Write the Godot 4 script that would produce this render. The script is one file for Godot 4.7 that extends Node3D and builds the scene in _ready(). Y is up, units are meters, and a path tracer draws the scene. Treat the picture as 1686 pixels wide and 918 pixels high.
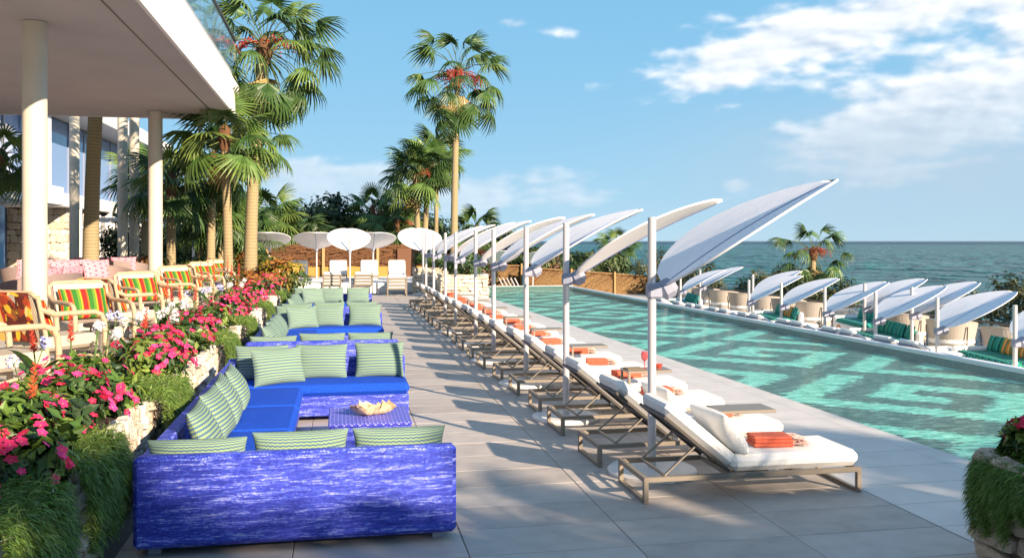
extends Node3D
# World: x across the pool deck (pool to the right), -z along the deck away from the viewer, y up, metres.

const ORD := ["nearest", "second", "third", "fourth", "fifth", "sixth", "seventh", "eighth", "ninth", "tenth", "eleventh", "twelfth", "thirteenth", "fourteenth", "fifteenth", "sixteenth", "seventeenth", "eighteenth", "nineteenth", "twentieth"]

class MB:
	var v := PackedVector3Array()
	var n := PackedVector3Array()
	var u := PackedVector2Array()
	var c := PackedColorArray()
	var col := Color(1, 1, 1)
	func tri(a: Vector3, b: Vector3, d: Vector3, na: Vector3, nb: Vector3, nd: Vector3, ua := Vector2.ZERO, ub := Vector2.ZERO, ud := Vector2.ZERO) -> void:
		var g := (b - a).cross(d - a)
		if g.dot(na + nb + nd) > 0.0:   # Godot's front faces run clockwise
			v.append_array([a, d, b]); n.append_array([na, nd, nb]); u.append_array([ua, ud, ub])
		else:
			v.append_array([a, b, d]); n.append_array([na, nb, nd]); u.append_array([ua, ub, ud])
		c.append_array([col, col, col])
	func face(a: Vector3, b: Vector3, d: Vector3, ua := Vector2.ZERO, ub := Vector2.ZERO, ud := Vector2.ZERO) -> void:
		var g := (b - a).cross(d - a)
		if g.length_squared() < 1e-16: return
		g = g.normalized()
		v.append_array([a, d, b]); n.append_array([g, g, g]); u.append_array([ua, ud, ub]); c.append_array([col, col, col])
	func quad(a: Vector3, b: Vector3, d: Vector3, e: Vector3, ua := Vector2(0, 0), ub := Vector2(1, 0), ud := Vector2(1, 1), ue := Vector2(0, 1)) -> void:
		face(a, b, d, ua, ub, ud); face(a, d, e, ua, ud, ue)
	# a box with chamfered edges; uv in metres on each side
	func box(at: Vector3, size: Vector3, bev := 0.0, basis := Basis(), jit := 0.0, rng: RandomNumberGenerator = null) -> void:
		var h := size / 2.0
		var b := minf(bev, minf(h.x, minf(h.y, h.z)) * 0.95)
		var J := {}
		for sx in [-1, 1]: for sy in [-1, 1]: for sz in [-1, 1]:
			var j := Vector3.ZERO
			if rng: j = Vector3(rng.randf_range(-jit, jit), rng.randf_range(-jit, jit), rng.randf_range(-jit, jit)) * h
			J[Vector3i(sx, sy, sz)] = j
		var P := func(sx: int, sy: int, sz: int, ax: int) -> Vector3:
			var p: Vector3 = Vector3(sx * (h.x - (0.0 if ax == 0 else b)), sy * (h.y - (0.0 if ax == 1 else b)), sz * (h.z - (0.0 if ax == 2 else b))) + J[Vector3i(sx, sy, sz)]
			return p
		var X := func(p: Vector3) -> Vector3: return at + basis * p
		for ax in 3:
			for s in [-1, 1]:
				var q := []
				for k in [[-1, -1], [1, -1], [1, 1], [-1, 1]]:
					var w := [0, 0, 0]
					w[ax] = s; w[(ax + 1) % 3] = k[0]; w[(ax + 2) % 3] = k[1]
					q.append(P.call(w[0], w[1], w[2], ax))
				if s < 0: q.reverse()
				var uv := []
				for p in q:
					uv.append(Vector2(p.z if ax == 0 else p.x, -p.z if ax == 1 else -p.y) + Vector2(at.x + at.z, -at.y))
				quad(X.call(q[0]), X.call(q[1]), X.call(q[2]), X.call(q[3]), uv[0], uv[1], uv[2], uv[3])
		if b <= 0.0: return
		for ax in 3:   # the edges that run along ax
			var a1 := (ax + 1) % 3
			var a2 := (ax + 2) % 3
			for s1 in [-1, 1]: for s2 in [-1, 1]:
				var w := [0, 0, 0]
				w[a1] = s1; w[a2] = s2
				w[ax] = -1
				var p0: Vector3 = P.call(w[0], w[1], w[2], a1)
				var p1: Vector3 = P.call(w[0], w[1], w[2], a2)
				w[ax] = 1
				var p2: Vector3 = P.call(w[0], w[1], w[2], a2)
				var p3: Vector3 = P.call(w[0], w[1], w[2], a1)
				var uv := [Vector2(p0.x + p0.z, -p0.y), Vector2(p1.x + p1.z, -p1.y), Vector2(p2.x + p2.z, -p2.y), Vector2(p3.x + p3.z, -p3.y)]
				if s1 * s2 > 0: quad(X.call(p0), X.call(p1), X.call(p2), X.call(p3), uv[0], uv[1], uv[2], uv[3])
				else: quad(X.call(p3), X.call(p2), X.call(p1), X.call(p0), uv[3], uv[2], uv[1], uv[0])
		for sx in [-1, 1]: for sy in [-1, 1]: for sz in [-1, 1]:
			var p0: Vector3 = P.call(sx, sy, sz, 0)
			var p1: Vector3 = P.call(sx, sy, sz, 1)
			var p2: Vector3 = P.call(sx, sy, sz, 2)
			if sx * sy * sz > 0: face(X.call(p0), X.call(p1), X.call(p2))
			else: face(X.call(p0), X.call(p2), X.call(p1))
	# a bar of square section between two points
	func bar(a: Vector3, b: Vector3, w: float, h: float, bev := 0.003, up := Vector3.UP) -> void:
		var d := (b - a)
		var L := d.length()
		d /= L
		if absf(d.dot(up)) > 0.98: up = Vector3.RIGHT
		var x := d
		var z := x.cross(up).normalized()
		box((a + b) / 2.0, Vector3(L, h, w), bev, Basis(x, z.cross(x), z))
	func tube(pts: Array, r: Array, sides := 10, caps := true) -> void:
		var m := pts.size()
		var rings := []
		var nr := []
		var along := 0.0
		var side := Vector3.ZERO
		var al := []
		for i in m:
			var t: Vector3 = (pts[mini(i + 1, m - 1)] - pts[maxi(i - 1, 0)]).normalized()
			if side == Vector3.ZERO: side = t.cross(Vector3.UP if absf(t.y) < 0.9 else Vector3.RIGHT).normalized()
			side = (side - t * side.dot(t)).normalized()
			var s2 := t.cross(side)
			var ring := []
			var nn := []
			for k in sides + 1:
				var an := TAU * k / sides
				var d := side * cos(an) + s2 * sin(an)
				ring.append(pts[i] + d * r[mini(i, r.size() - 1)]); nn.append(d)
			rings.append(ring); nr.append(nn)
			if i > 0: along += (pts[i] - pts[i - 1]).length()
			al.append(along)
		var circ: float = TAU * r[0]
		for i in m - 1:
			for k in sides:
				var u0: float = circ * k / sides
				var u1: float = circ * (k + 1) / sides
				tri(rings[i][k], rings[i][k + 1], rings[i + 1][k + 1], nr[i][k], nr[i][k + 1], nr[i + 1][k + 1], Vector2(u0, al[i]), Vector2(u1, al[i]), Vector2(u1, al[i + 1]))
				tri(rings[i][k], rings[i + 1][k + 1], rings[i + 1][k], nr[i][k], nr[i + 1][k + 1], nr[i + 1][k], Vector2(u0, al[i]), Vector2(u1, al[i + 1]), Vector2(u0, al[i + 1]))
		if caps:
			for e in [0, m - 1]:
				var t: Vector3 = (pts[0] - pts[1]).normalized() if e == 0 else (pts[m - 1] - pts[m - 2]).normalized()
				for k in sides: tri(pts[e], rings[e][k], rings[e][k + 1], t, t, t)
	# profile: Vector2(radius, height)
	func lathe(prof: Array, sides := 24, at := Vector3.ZERO, squash := Vector2.ONE) -> void:
		for i in prof.size() - 1:
			var a: Vector2 = prof[i]
			var b: Vector2 = prof[i + 1]
			var t := (b - a).normalized()
			var nn := Vector2(t.y, -t.x)
			for k in sides:
				var q := []
				var qn := []
				for w in [[a, k], [a, k + 1], [b, k + 1], [b, k]]:
					var an: float = TAU * w[1] / sides
					q.append(at + Vector3(cos(an) * w[0].x * squash.x, w[0].y, sin(an) * w[0].x * squash.y))
					qn.append(Vector3(cos(an) * nn.x, nn.y, sin(an) * nn.x).normalized())
				if a.x > 1e-5: tri(q[0], q[1], q[2], qn[0], qn[1], qn[2])
				if b.x > 1e-5: tri(q[0], q[2], q[3], qn[0], qn[2], qn[3])
				elif a.x <= 1e-5: pass
	# a smooth sheet from points[i][j]
	func sheet(g: Array, flip := false, uv0 := Vector2.ZERO, uv1 := Vector2.ONE) -> void:
		var m := g.size()
		var w: int = g[0].size()
		var nn := []
		for i in m:
			var row := []
			for j in w:
				var a: Vector3 = g[mini(i + 1, m - 1)][j] - g[maxi(i - 1, 0)][j]
				var b: Vector3 = g[i][mini(j + 1, w - 1)] - g[i][maxi(j - 1, 0)]
				var x := a.cross(b)
				if x.length_squared() < 1e-18: x = Vector3.UP
				row.append(x.normalized() * (-1.0 if flip else 1.0))
			nn.append(row)
		for i in m - 1:
			for j in w - 1:
				var q := [[i, j], [i + 1, j], [i + 1, j + 1], [i, j + 1]]
				var uv := []
				for k in q: uv.append(uv0 + (uv1 - uv0) * Vector2(float(k[0]) / (m - 1), float(k[1]) / (w - 1)))
				tri(g[q[0][0]][q[0][1]], g[q[1][0]][q[1][1]], g[q[2][0]][q[2][1]], nn[q[0][0]][q[0][1]], nn[q[1][0]][q[1][1]], nn[q[2][0]][q[2][1]], uv[0], uv[1], uv[2])
				tri(g[q[0][0]][q[0][1]], g[q[2][0]][q[2][1]], g[q[3][0]][q[3][1]], nn[q[0][0]][q[0][1]], nn[q[2][0]][q[2][1]], nn[q[3][0]][q[3][1]], uv[0], uv[2], uv[3])
	func done() -> ArrayMesh:
		var a := []
		a.resize(Mesh.ARRAY_MAX)
		a[Mesh.ARRAY_VERTEX] = v; a[Mesh.ARRAY_NORMAL] = n; a[Mesh.ARRAY_TEX_UV] = u; a[Mesh.ARRAY_COLOR] = c
		var m := ArrayMesh.new()
		m.add_surface_from_arrays(Mesh.PRIMITIVE_TRIANGLES, a)
		return m

var taken := {}
var M := {}
var sky_rows := []

# ---------------------------------------------------------------- naming
func numbered(called: String) -> String:
	var k: int = taken.get(called, 0)
	taken[called] = k + 1
	return called if k == 0 else "%s_%03d" % [called, k]

func tag(o: Node3D, label: String, category: String, group := "") -> Node3D:
	o.set_meta("label", label); o.set_meta("category", category)
	if group: o.set_meta("group", group)
	return o

func thing(called: String, label: String, category: String, at := Vector3.ZERO, turn := 0.0, group := "") -> Node3D:
	var o := Node3D.new()
	o.name = numbered(called)
	add_child(o)
	o.position = at; o.rotation.y = turn
	return tag(o, label, category, group)

func part(parent: Node3D, called: String, mesh: Mesh, mat: Material, xf := Transform3D()) -> MeshInstance3D:
	var o := MeshInstance3D.new()
	o.name = called; o.mesh = mesh; o.material_override = mat; o.transform = xf
	parent.add_child(o, true)
	return o

func solo(called: String, label: String, category: String, mesh: Mesh, mat: Material, xf := Transform3D(), group := "") -> MeshInstance3D:
	var o := part(self, numbered(called), mesh, mat, xf)
	tag(o, label, category, group)
	return o

func struct(called: String, mesh: Mesh, mat: Material, xf := Transform3D()) -> MeshInstance3D:
	var o := part(self, numbered(called), mesh, mat, xf)
	o.set_meta("kind", "structure")
	return o

func stuff(o: Node3D) -> Node3D:
	o.set_meta("kind", "stuff")
	return o

func copy(src: Node3D, label: String, at: Vector3, turn := 0.0, group := "") -> Node3D:
	var o: Node3D = src.duplicate()
	o.name = numbered(String(src.get_meta("kindname")))
	add_child(o)
	o.position = at; o.rotation.y = turn
	o.set_meta("label", label)
	if group: o.set_meta("group", group)
	return o

# ---------------------------------------------------------------- materials
func lin(r: float, g: float, b: float, a := 1.0) -> Color:
	var k := Color(r, g, b).linear_to_srgb()
	k.a = a
	return k

func mat(name_: String, color: Color, rough := 0.8, metal := 0.0) -> StandardMaterial3D:
	var m := StandardMaterial3D.new()
	m.resource_name = name_
	m.albedo_color = color; m.roughness = rough; m.metallic = metal
	M[name_] = m
	return m

func noise_tex(freq: float, oct := 4, colors: Array = [], size := 512, kind := FastNoiseLite.TYPE_SIMPLEX_SMOOTH, seed_ := 1, normal := 0.0) -> NoiseTexture2D:
	var f := FastNoiseLite.new()
	f.noise_type = kind; f.frequency = freq; f.fractal_octaves = oct; f.seed = seed_
	if kind == FastNoiseLite.TYPE_CELLULAR: f.fractal_type = FastNoiseLite.FRACTAL_NONE
	var t := NoiseTexture2D.new()
	t.noise = f; t.width = size; t.height = size; t.seamless = true
	if normal > 0.0: t.as_normal_map = true; t.bump_strength = normal
	if colors.size():
		var g := Gradient.new()
		var offs := PackedFloat32Array()
		var cs := PackedColorArray()
		for i in colors.size():
			offs.append(float(i) / (colors.size() - 1)); cs.append(colors[i])
		g.offsets = offs; g.colors = cs
		t.color_ramp = g
	return t

func tex(m: StandardMaterial3D, t: Texture2D, scale: float, tri := true, world := true) -> StandardMaterial3D:
	m.albedo_texture = t; m.albedo_color = Color.WHITE
	m.uv1_triplanar = tri; m.uv1_world_triplanar = world and tri
	m.uv1_scale = Vector3.ONE * scale
	return m

func bump(m: StandardMaterial3D, t: Texture2D, cm: float) -> StandardMaterial3D:
	m.heightmap_enabled = true; m.heightmap_texture = t; m.heightmap_scale = cm
	return m

func paint(w: int, h: int, f: Callable) -> ImageTexture:
	var b := PackedByteArray()
	b.resize(w * h * 3)
	var k := 0
	for y in h:
		for x in w:
			var c: Color = f.call(x, y)
			b[k] = int(clampf(c.r, 0, 1) * 255); b[k + 1] = int(clampf(c.g, 0, 1) * 255); b[k + 2] = int(clampf(c.b, 0, 1) * 255)
			k += 3
	return ImageTexture.create_from_image(Image.create_from_data(w, h, false, Image.FORMAT_RGB8, b))

func fnl(freq: float, oct: int, seed_: int) -> FastNoiseLite:
	var f := FastNoiseLite.new()
	f.noise_type = FastNoiseLite.TYPE_SIMPLEX_SMOOTH; f.frequency = freq; f.fractal_octaves = oct; f.seed = seed_
	return f

func make_materials() -> void:
	var fine := noise_tex(0.08, 4, [], 256, FastNoiseLite.TYPE_SIMPLEX_SMOOTH, 3)
	var cloth := noise_tex(0.3, 2, [], 256, FastNoiseLite.TYPE_SIMPLEX_SMOOTH, 9)
	# paving
	for k in 3:
		var d := 0.026 * (k - 1)
		var m := mat("paving_%d" % k, Color.WHITE, 0.62)
		tex(m, noise_tex(0.012, 5, [lin(0.36 + d, 0.318 + d, 0.285 + d), lin(0.415 + d, 0.366 + d, 0.33 + d), lin(0.46 + d, 0.41 + d, 0.368 + d)], 512, FastNoiseLite.TYPE_SIMPLEX_SMOOTH, 20 + k), 0.55 + 0.1 * k)
		m.uv1_scale = Vector3(0.45, 0.5, 0.6)
		bump(m, fine, 0.06)
	tex(mat("pale_paving", Color.WHITE, 0.5), noise_tex(0.012, 5, [lin(0.52, 0.475, 0.44), lin(0.57, 0.525, 0.485), lin(0.62, 0.57, 0.53)], 256, FastNoiseLite.TYPE_SIMPLEX_SMOOTH, 27), 0.5)
	mat("joint", lin(0.15, 0.14, 0.13), 0.9)
	tex(mat("terrace", Color.WHITE, 0.7), noise_tex(0.02, 4, [lin(0.42, 0.39, 0.35), lin(0.5, 0.47, 0.43)], 256), 0.5)
	tex(mat("earth", Color.WHITE, 0.95), noise_tex(0.03, 5, [lin(0.06, 0.05, 0.03), lin(0.12, 0.1, 0.06), lin(0.07, 0.09, 0.03)], 256), 0.15)
	tex(mat("soil", Color.WHITE, 1.0), noise_tex(0.05, 4, [lin(0.02, 0.014, 0.008), lin(0.05, 0.035, 0.02)], 256), 1.0)
	# white plaster, stone, metal
	bump(tex(mat("plaster", Color.WHITE, 0.75), noise_tex(0.01, 5, [lin(0.74, 0.71, 0.69), lin(0.82, 0.8, 0.78)], 256), 0.2), fine, 0.03)
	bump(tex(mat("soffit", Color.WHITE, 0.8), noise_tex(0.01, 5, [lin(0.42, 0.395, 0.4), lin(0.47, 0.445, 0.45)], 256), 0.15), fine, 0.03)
	tex(mat("column", Color.WHITE, 0.6), noise_tex(0.015, 4, [lin(0.52, 0.47, 0.38), lin(0.58, 0.53, 0.44)], 256), 0.3)
	var stone_bump := noise_tex(0.03, 5, [], 256, FastNoiseLite.TYPE_SIMPLEX_SMOOTH, 31)
	for k in 4:
		var q: Array = [[0.62, 0.55, 0.43], [0.7, 0.65, 0.55], [0.55, 0.46, 0.34], [0.66, 0.6, 0.52]][k]
		var m := tex(mat("stone_%d" % k, Color.WHITE, 0.9), noise_tex(0.02, 5, [lin(q[0] * 0.7, q[1] * 0.6, q[2] * 0.56), lin(q[0] * 0.95, q[1] * 0.95, q[2] * 0.95), lin(q[0] * 1.1, q[1] * 1.1, q[2] * 1.1)], 256, FastNoiseLite.TYPE_SIMPLEX_SMOOTH, 40 + k), 2.2)
		bump(m, stone_bump, 1.6)
	for k in 2:
		var m := tex(mat("warm_stone_%d" % k, Color.WHITE, 0.9), noise_tex(0.02, 5, [lin(0.2, 0.14, 0.1), lin(0.42, 0.33, 0.25), lin(0.5, 0.42, 0.34)], 256, FastNoiseLite.TYPE_SIMPLEX_SMOOTH, 50 + k), 1.6)
		bump(m, stone_bump, 1.6)
	mat("mortar", lin(0.16, 0.13, 0.1), 1.0)
	mat("bronze", lin(0.25, 0.21, 0.165), 0.42, 0.35)
	mat("dark_bronze", lin(0.09, 0.08, 0.072), 0.4, 0.5)
	mat("pole_white", lin(0.54, 0.52, 0.52), 0.32, 0.25)
	mat("clasp", lin(0.24, 0.255, 0.33), 0.5)
	mat("base_white", lin(0.7, 0.68, 0.66), 0.45)
	var can := mat("canopy", lin(0.79, 0.765, 0.775), 0.75)
	bump(can, noise_tex(0.012, 3, [], 256, FastNoiseLite.TYPE_SIMPLEX_SMOOTH, 13), 0.45); can.uv1_triplanar = true; can.uv1_scale = Vector3(0.35, 0.7, 0.7)
	can.backlight_enabled = true; can.backlight = Color(0.12, 0.12, 0.13)
	mat("seam", lin(0.12, 0.15, 0.32), 0.8)
	# fabrics
	var heather := noise_tex(0.05, 5, [lin(0.5, 0.47, 0.43), lin(0.74, 0.72, 0.69), lin(0.82, 0.81, 0.79)], 512, FastNoiseLite.TYPE_SIMPLEX_SMOOTH, 61)
	bump(tex(mat("mattress", Color.WHITE, 0.9), heather, 1.0, true, false), cloth, 0.12)
	M.mattress.uv1_scale = Vector3(5, 1.6, 1.6)
	bump(mat("pad", lin(0.76, 0.75, 0.73), 0.9), cloth, 0.1); M.pad.uv1_triplanar = true; M.pad.uv1_scale = Vector3.ONE * 3
	bump(tex(mat("towel", Color.WHITE, 0.95), noise_tex(0.08, 3, [lin(0.52, 0.09, 0.045), lin(0.72, 0.16, 0.09)], 128), 3.0, true, false), cloth, 0.3)
	tex(mat("fringe", Color.WHITE, 0.95), noise_tex(0.15, 2, [lin(0.55, 0.16, 0.1), lin(0.75, 0.6, 0.54), lin(0.7, 0.3, 0.22)], 128), 6.0, true, false)
	var streak := fnl(1.0, 3, 5)
	var band := fnl(1.0, 2, 6)
	var grain := fnl(1.0, 1, 7)
	M["wick_tex"] = paint(1024, 512, func(x: int, y: int) -> Color:
		var row := int(y / 3.0)
		var s := streak.get_noise_2d(x * 0.0125, row * 1.05) * 0.78 + streak.get_noise_2d(x * 0.06 + 90.0, row * 2.7) * 0.42
		s += band.get_noise_2d(x * 0.003, y * 0.034) * 0.5 + grain.get_noise_2d(x * 0.5, row * 3.1) * 0.42
		var a := Color(0.13, 0.17, 0.63)
		var k := a.lerp(Color(0.26, 0.33, 0.87), clampf(s * 1.4 + 0.55, 0, 1))
		k = k.lerp(Color(0.36, 0.5, 0.86), clampf(grain.get_noise_2d(x * 0.1 + 30.0, row * 0.8) * 1.2 - 0.2, 0, 0.5))
		k = k.lerp(Color(0.72, 0.74, 0.95), clampf((s - 0.2) * 2.2, 0, 0.9))
		var cell := (int(x / 5.0) + row) % 2
		return k * (1.04 if cell == 0 else 0.78) * (0.8 if y % 3 == 2 else 1.05))
	var weave := paint(64, 64, func(x: int, y: int) -> Color:
		var cx := int(x / 8.0)
		var cy := int(y / 8.0)
		var fx := absf((x % 8) - 3.5) / 4.0
		var fy := absf((y % 8) - 3.5) / 4.0
		var g := (1.0 - fy * fy) * (1.0 - 0.6 * fx * fx) if (cx + cy) % 2 == 0 else (1.0 - fx * fx) * (1.0 - 0.6 * fy * fy) * 0.75
		return Color(g, g, g))
	M["weave"] = weave
	var wk := mat("wicker", Color.WHITE, 0.55)
	wk.albedo_texture = M.wick_tex; wk.uv1_scale = Vector3(1.0 / 2.4, 1.0 / 1.2, 1); wk.uv1_offset = Vector3(0.5, 0.0, 0)
	wk.albedo_color = Color(0.97, 0.97, 1.0)
	var dia := mat("diamond_wicker", Color.WHITE, 0.55)
	dia.albedo_texture = paint(64, 64, func(x: int, y: int) -> Color:
		var a := (x + y) % 16 < 5 and (x - y + 64) % 8 < 5
		var b := (x - y + 64) % 16 < 5 and (x + y) % 8 < 5
		return Color(0.7, 0.7, 0.93) if a or b else Color(0.17, 0.17, 0.68))
	dia.uv1_scale = Vector3(3.2, 3.2, 1)
	var seatm := bump(tex(mat("blue_seat", Color.WHITE, 0.9), noise_tex(0.2, 2, [lin(0.006, 0.03, 0.4), lin(0.014, 0.12, 0.52)], 128), 2.0, true, false), cloth, 0.15)
	seatm.metallic_specular = 0.3
	var zig := mat("zigzag", Color.WHITE, 0.9)
	zig.albedo_texture = paint(96, 64, func(x: int, y: int) -> Color:
		var w := absf(fmod(x, 32.0) - 16.0) / 16.0 * 9.0
		var t := fmod(y + w + 64.0, 32.0)
		var g := 0.94 + 0.06 * ((x + y) % 2)
		if t < 13.0: return Color(0.59, 0.67, 0.45) * g
		if t < 17.0: return Color(0.44, 0.58, 0.5) * g
		if t < 28.0: return Color(0.24, 0.36, 0.52) * g
		return Color(0.46, 0.6, 0.54) * g)
	zig.uv1_scale = Vector3(8.0, 9.0, 1)
	zig.albedo_color = Color(0.93, 0.93, 0.95)
	var st := mat("stripes", Color.WHITE, 0.9)
	st.albedo_texture = paint(128, 4, func(x: int, _y: int) -> Color:
		var t := x % 64
		if t < 6: return Color(0.78, 0.56, 0.12)
		if t < 26: return Color(0.72, 0.09, 0.05)
		if t < 32: return Color(0.76, 0.36, 0.1)
		if t < 52: return Color(0.16, 0.4, 0.11)
		return Color(0.34, 0.5, 0.13))
	st.uv1_scale = Vector3(2.3, 1, 1)
	var gs := mat("green_stripes", Color.WHITE, 0.9)
	gs.albedo_texture = paint(128, 4, func(x: int, _y: int) -> Color:
		var t := x % 64
		if t < 14: return Color(0.03, 0.62, 0.38)
		if t < 22: return Color(0.05, 0.25, 0.55)
		if t < 30: return Color(0.02, 0.62, 0.42)
		if t < 36: return Color(0.3, 0.62, 0.75)
		if t < 50: return Color(0.02, 0.48, 0.3)
		return Color(0.04, 0.2, 0.36))
	gs.uv1_scale = Vector3(2, 1, 1)
	var og := mat("orange_stripes", Color.WHITE, 0.9)
	og.albedo_texture = paint(128, 4, func(x: int, _y: int) -> Color:
		var t := x % 64
		if t < 18: return Color(0.85, 0.5, 0.2)
		if t < 30: return Color(0.85, 0.72, 0.4)
		if t < 44: return Color(0.6, 0.4, 0.25)
		return Color(0.4, 0.5, 0.3))
	og.uv1_scale = Vector3(2, 1, 1)
	var rr := RandomNumberGenerator.new()
	rr.seed = 17
	var blobs := []
	for k in 90: blobs.append([rr.randf(), rr.randf(), rr.randf_range(0.03, 0.14), rr.randf_range(0.02, 0.07), rr.randf() * PI, rr.randi() % 6])
	var pal := [Color(0.86, 0.66, 0.16), Color(0.36, 0.1, 0.05), Color(0.85, 0.72, 0.45), Color(0.62, 0.2, 0.06), Color(0.5, 0.3, 0.08), Color(0.72, 0.3, 0.1)]
	var sh := mat("shawl", Color.WHITE, 0.9)
	sh.albedo_texture = paint(128, 128, func(x: int, y: int) -> Color:
		var p := Vector2(x / 128.0, y / 128.0)
		var k := Color(0.34, 0.11, 0.05)
		if p.y < 0.2: k = Color(0.82, 0.72, 0.38) if (x + y) % 4 < 2 else Color(0.7, 0.5, 0.2)
		elif p.y < 0.25: k = Color(0.68, 0.12, 0.05)
		else:
			for b in blobs:
				var q := (p - Vector2(b[0], b[1])).rotated(b[4])
				if (q.x / b[2]) ** 2 + (q.y / b[3]) ** 2 < 1.0: k = pal[b[5]]
		return k)
	var pk := mat("pink_print", Color.WHITE, 0.9)
	pk.albedo_texture = paint(128, 128, func(x: int, y: int) -> Color:
		var i := int(x / 32.0)
		var q := Vector2(x % 32 - 16, (y + 16 * (i % 2)) % 32 - 16)
		if q.length() < 5.0: return Color(0.75, 0.2, 0.32)
		if q.length() < 8.0 and (x + y) % 3 == 0: return Color(0.82, 0.4, 0.48)
		return Color(0.8, 0.56, 0.6))
	pk.uv1_scale = Vector3(1.6, 1.6, 1)
	# woven naturals
	for q in [["cane", 0.55, 0.4, 0.26], ["cream_wicker", 0.58, 0.5, 0.4], ["taupe_wicker", 0.27, 0.2, 0.185], ["rope", 0.47, 0.42, 0.37]]:
		var m := mat(q[0], Color.WHITE, 0.7)
		var d: Array = q
		tex(m, noise_tex(0.06, 3, [lin(d[1] * 0.7, d[2] * 0.68, d[3] * 0.64), lin(d[1] * 1.08, d[2] * 1.08, d[3] * 1.08)], 128, FastNoiseLite.TYPE_SIMPLEX_SMOOTH, 70), 3.0, true, false)
		if q[0] != "cane":
			m.uv1_scale = Vector3.ONE * 6.0
			bump(m, weave, 0.5)
	mat("table_brown", lin(0.05, 0.042, 0.036), 0.5, 0.2)
	mat("stool_brown", lin(0.11, 0.095, 0.08), 0.55, 0.2)
	bump(tex(mat("driftwood", Color.WHITE, 0.6), noise_tex(0.02, 4, [lin(0.3, 0.18, 0.08), lin(0.62, 0.46, 0.27), lin(0.7, 0.55, 0.36)], 256), 3.0, true, false), fine, 0.6)
	mat("white_gloss", lin(0.75, 0.74, 0.72), 0.4)
	mat("orange_ring", lin(0.62, 0.24, 0.1), 0.7)
	# glass
	var gl := mat("window_glass", Color(0.55, 0.66, 0.85, 0.35), 0.04)
	gl.transparency = BaseMaterial3D.TRANSPARENCY_ALPHA
	var bg := mat("balustrade_glass", Color(0.45, 0.6, 0.7, 0.4), 0.04)
	bg.transparency = BaseMaterial3D.TRANSPARENCY_ALPHA
	mat("interior", lin(0.1, 0.14, 0.24), 0.9)
	mat("dark_glass", lin(0.03, 0.035, 0.045), 0.08)
	mat("window_blue", lin(0.2, 0.3, 0.52), 0.06)
	# plants
	var leafy_m := mat("leaf", Color.WHITE, 0.45)
	leafy_m.vertex_color_use_as_albedo = true; leafy_m.backlight_enabled = true; leafy_m.backlight = Color(0.36, 0.44, 0.2)
	leafy_m.metallic_specular = 0.45
	var petal := mat("petal", Color.WHITE, 0.7)
	petal.vertex_color_use_as_albedo = true; petal.backlight_enabled = true; petal.backlight = Color(0.5, 0.45, 0.45)
	var ring := fnl(0.02, 3, 12)
	var tr := mat("palm_trunk", Color.WHITE, 0.9)
	tr.albedo_texture = paint(128, 256, func(x: int, y: int) -> Color:
		var w := y + ring.get_noise_2d(x * 3.0, y * 0.5) * 9.0
		var t := fmod(w + 256.0, 32.0) / 32.0
		var k := Color(0.7, 0.63, 0.48).lerp(Color(0.58, 0.51, 0.37), clampf(ring.get_noise_2d(x * 9.0, y * 4.0) + 0.5, 0, 1))
		return k * (0.55 + 0.45 * smoothstep(0.0, 0.14, t) * (1.0 - 0.35 * t)))
	tr.uv1_scale = Vector3(1.2, 1.1, 1)
	bump(tr, tr.albedo_texture, 1.5)
	bump(tex(mat("fibre", Color.WHITE, 1.0), noise_tex(0.06, 4, [lin(0.08, 0.035, 0.015), lin(0.26, 0.13, 0.06)], 128), 4.0, true, false), fine, 2.0)
	mat("bark", lin(0.2, 0.15, 0.1), 0.9)
	mat("red_fruit", lin(0.5, 0.06, 0.03), 0.5)
	# reed fence
	tex(mat("reed", Color.WHITE, 0.85), noise_tex(0.03, 4, [lin(0.06, 0.03, 0.012), lin(0.22, 0.125, 0.045), lin(0.36, 0.23, 0.1)], 256), 1.3)
	tex(mat("thatch", Color.WHITE, 0.9), noise_tex(0.05, 4, [lin(0.05, 0.022, 0.01), lin(0.15, 0.065, 0.026), lin(0.24, 0.125, 0.05)], 256), 1.3)
	mat("bamboo", lin(0.38, 0.23, 0.09), 0.5)
	mat("mustard", lin(0.34, 0.2, 0.04), 0.8)
	# water
	var water := mat("pool_water", Color(0.75, 0.95, 0.92, 0.05), 0.03)
	water.transparency = BaseMaterial3D.TRANSPARENCY_ALPHA
	water.metallic_specular = 0.22
	water.normal_enabled = true
	water.normal_texture = noise_tex(0.018, 4, [], 512, FastNoiseLite.TYPE_SIMPLEX_SMOOTH, 81, 11.0)
	water.normal_scale = 1.0
	water.uv1_triplanar = true; water.uv1_world_triplanar = true; water.uv1_scale = Vector3(0.45, 0.45, 0.8)
	var ripple_warp := fnl(0.05, 2, 82)  # bends the painted pattern edges as refraction through rippled water would
	var tone := fnl(0.02, 4, 83)  # light and dark ripple streaks of the water, painted into the mosaic colours
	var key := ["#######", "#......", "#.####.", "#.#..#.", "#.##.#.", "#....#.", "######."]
	var floor_m := mat("mosaic", Color.WHITE, 0.5)
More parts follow.
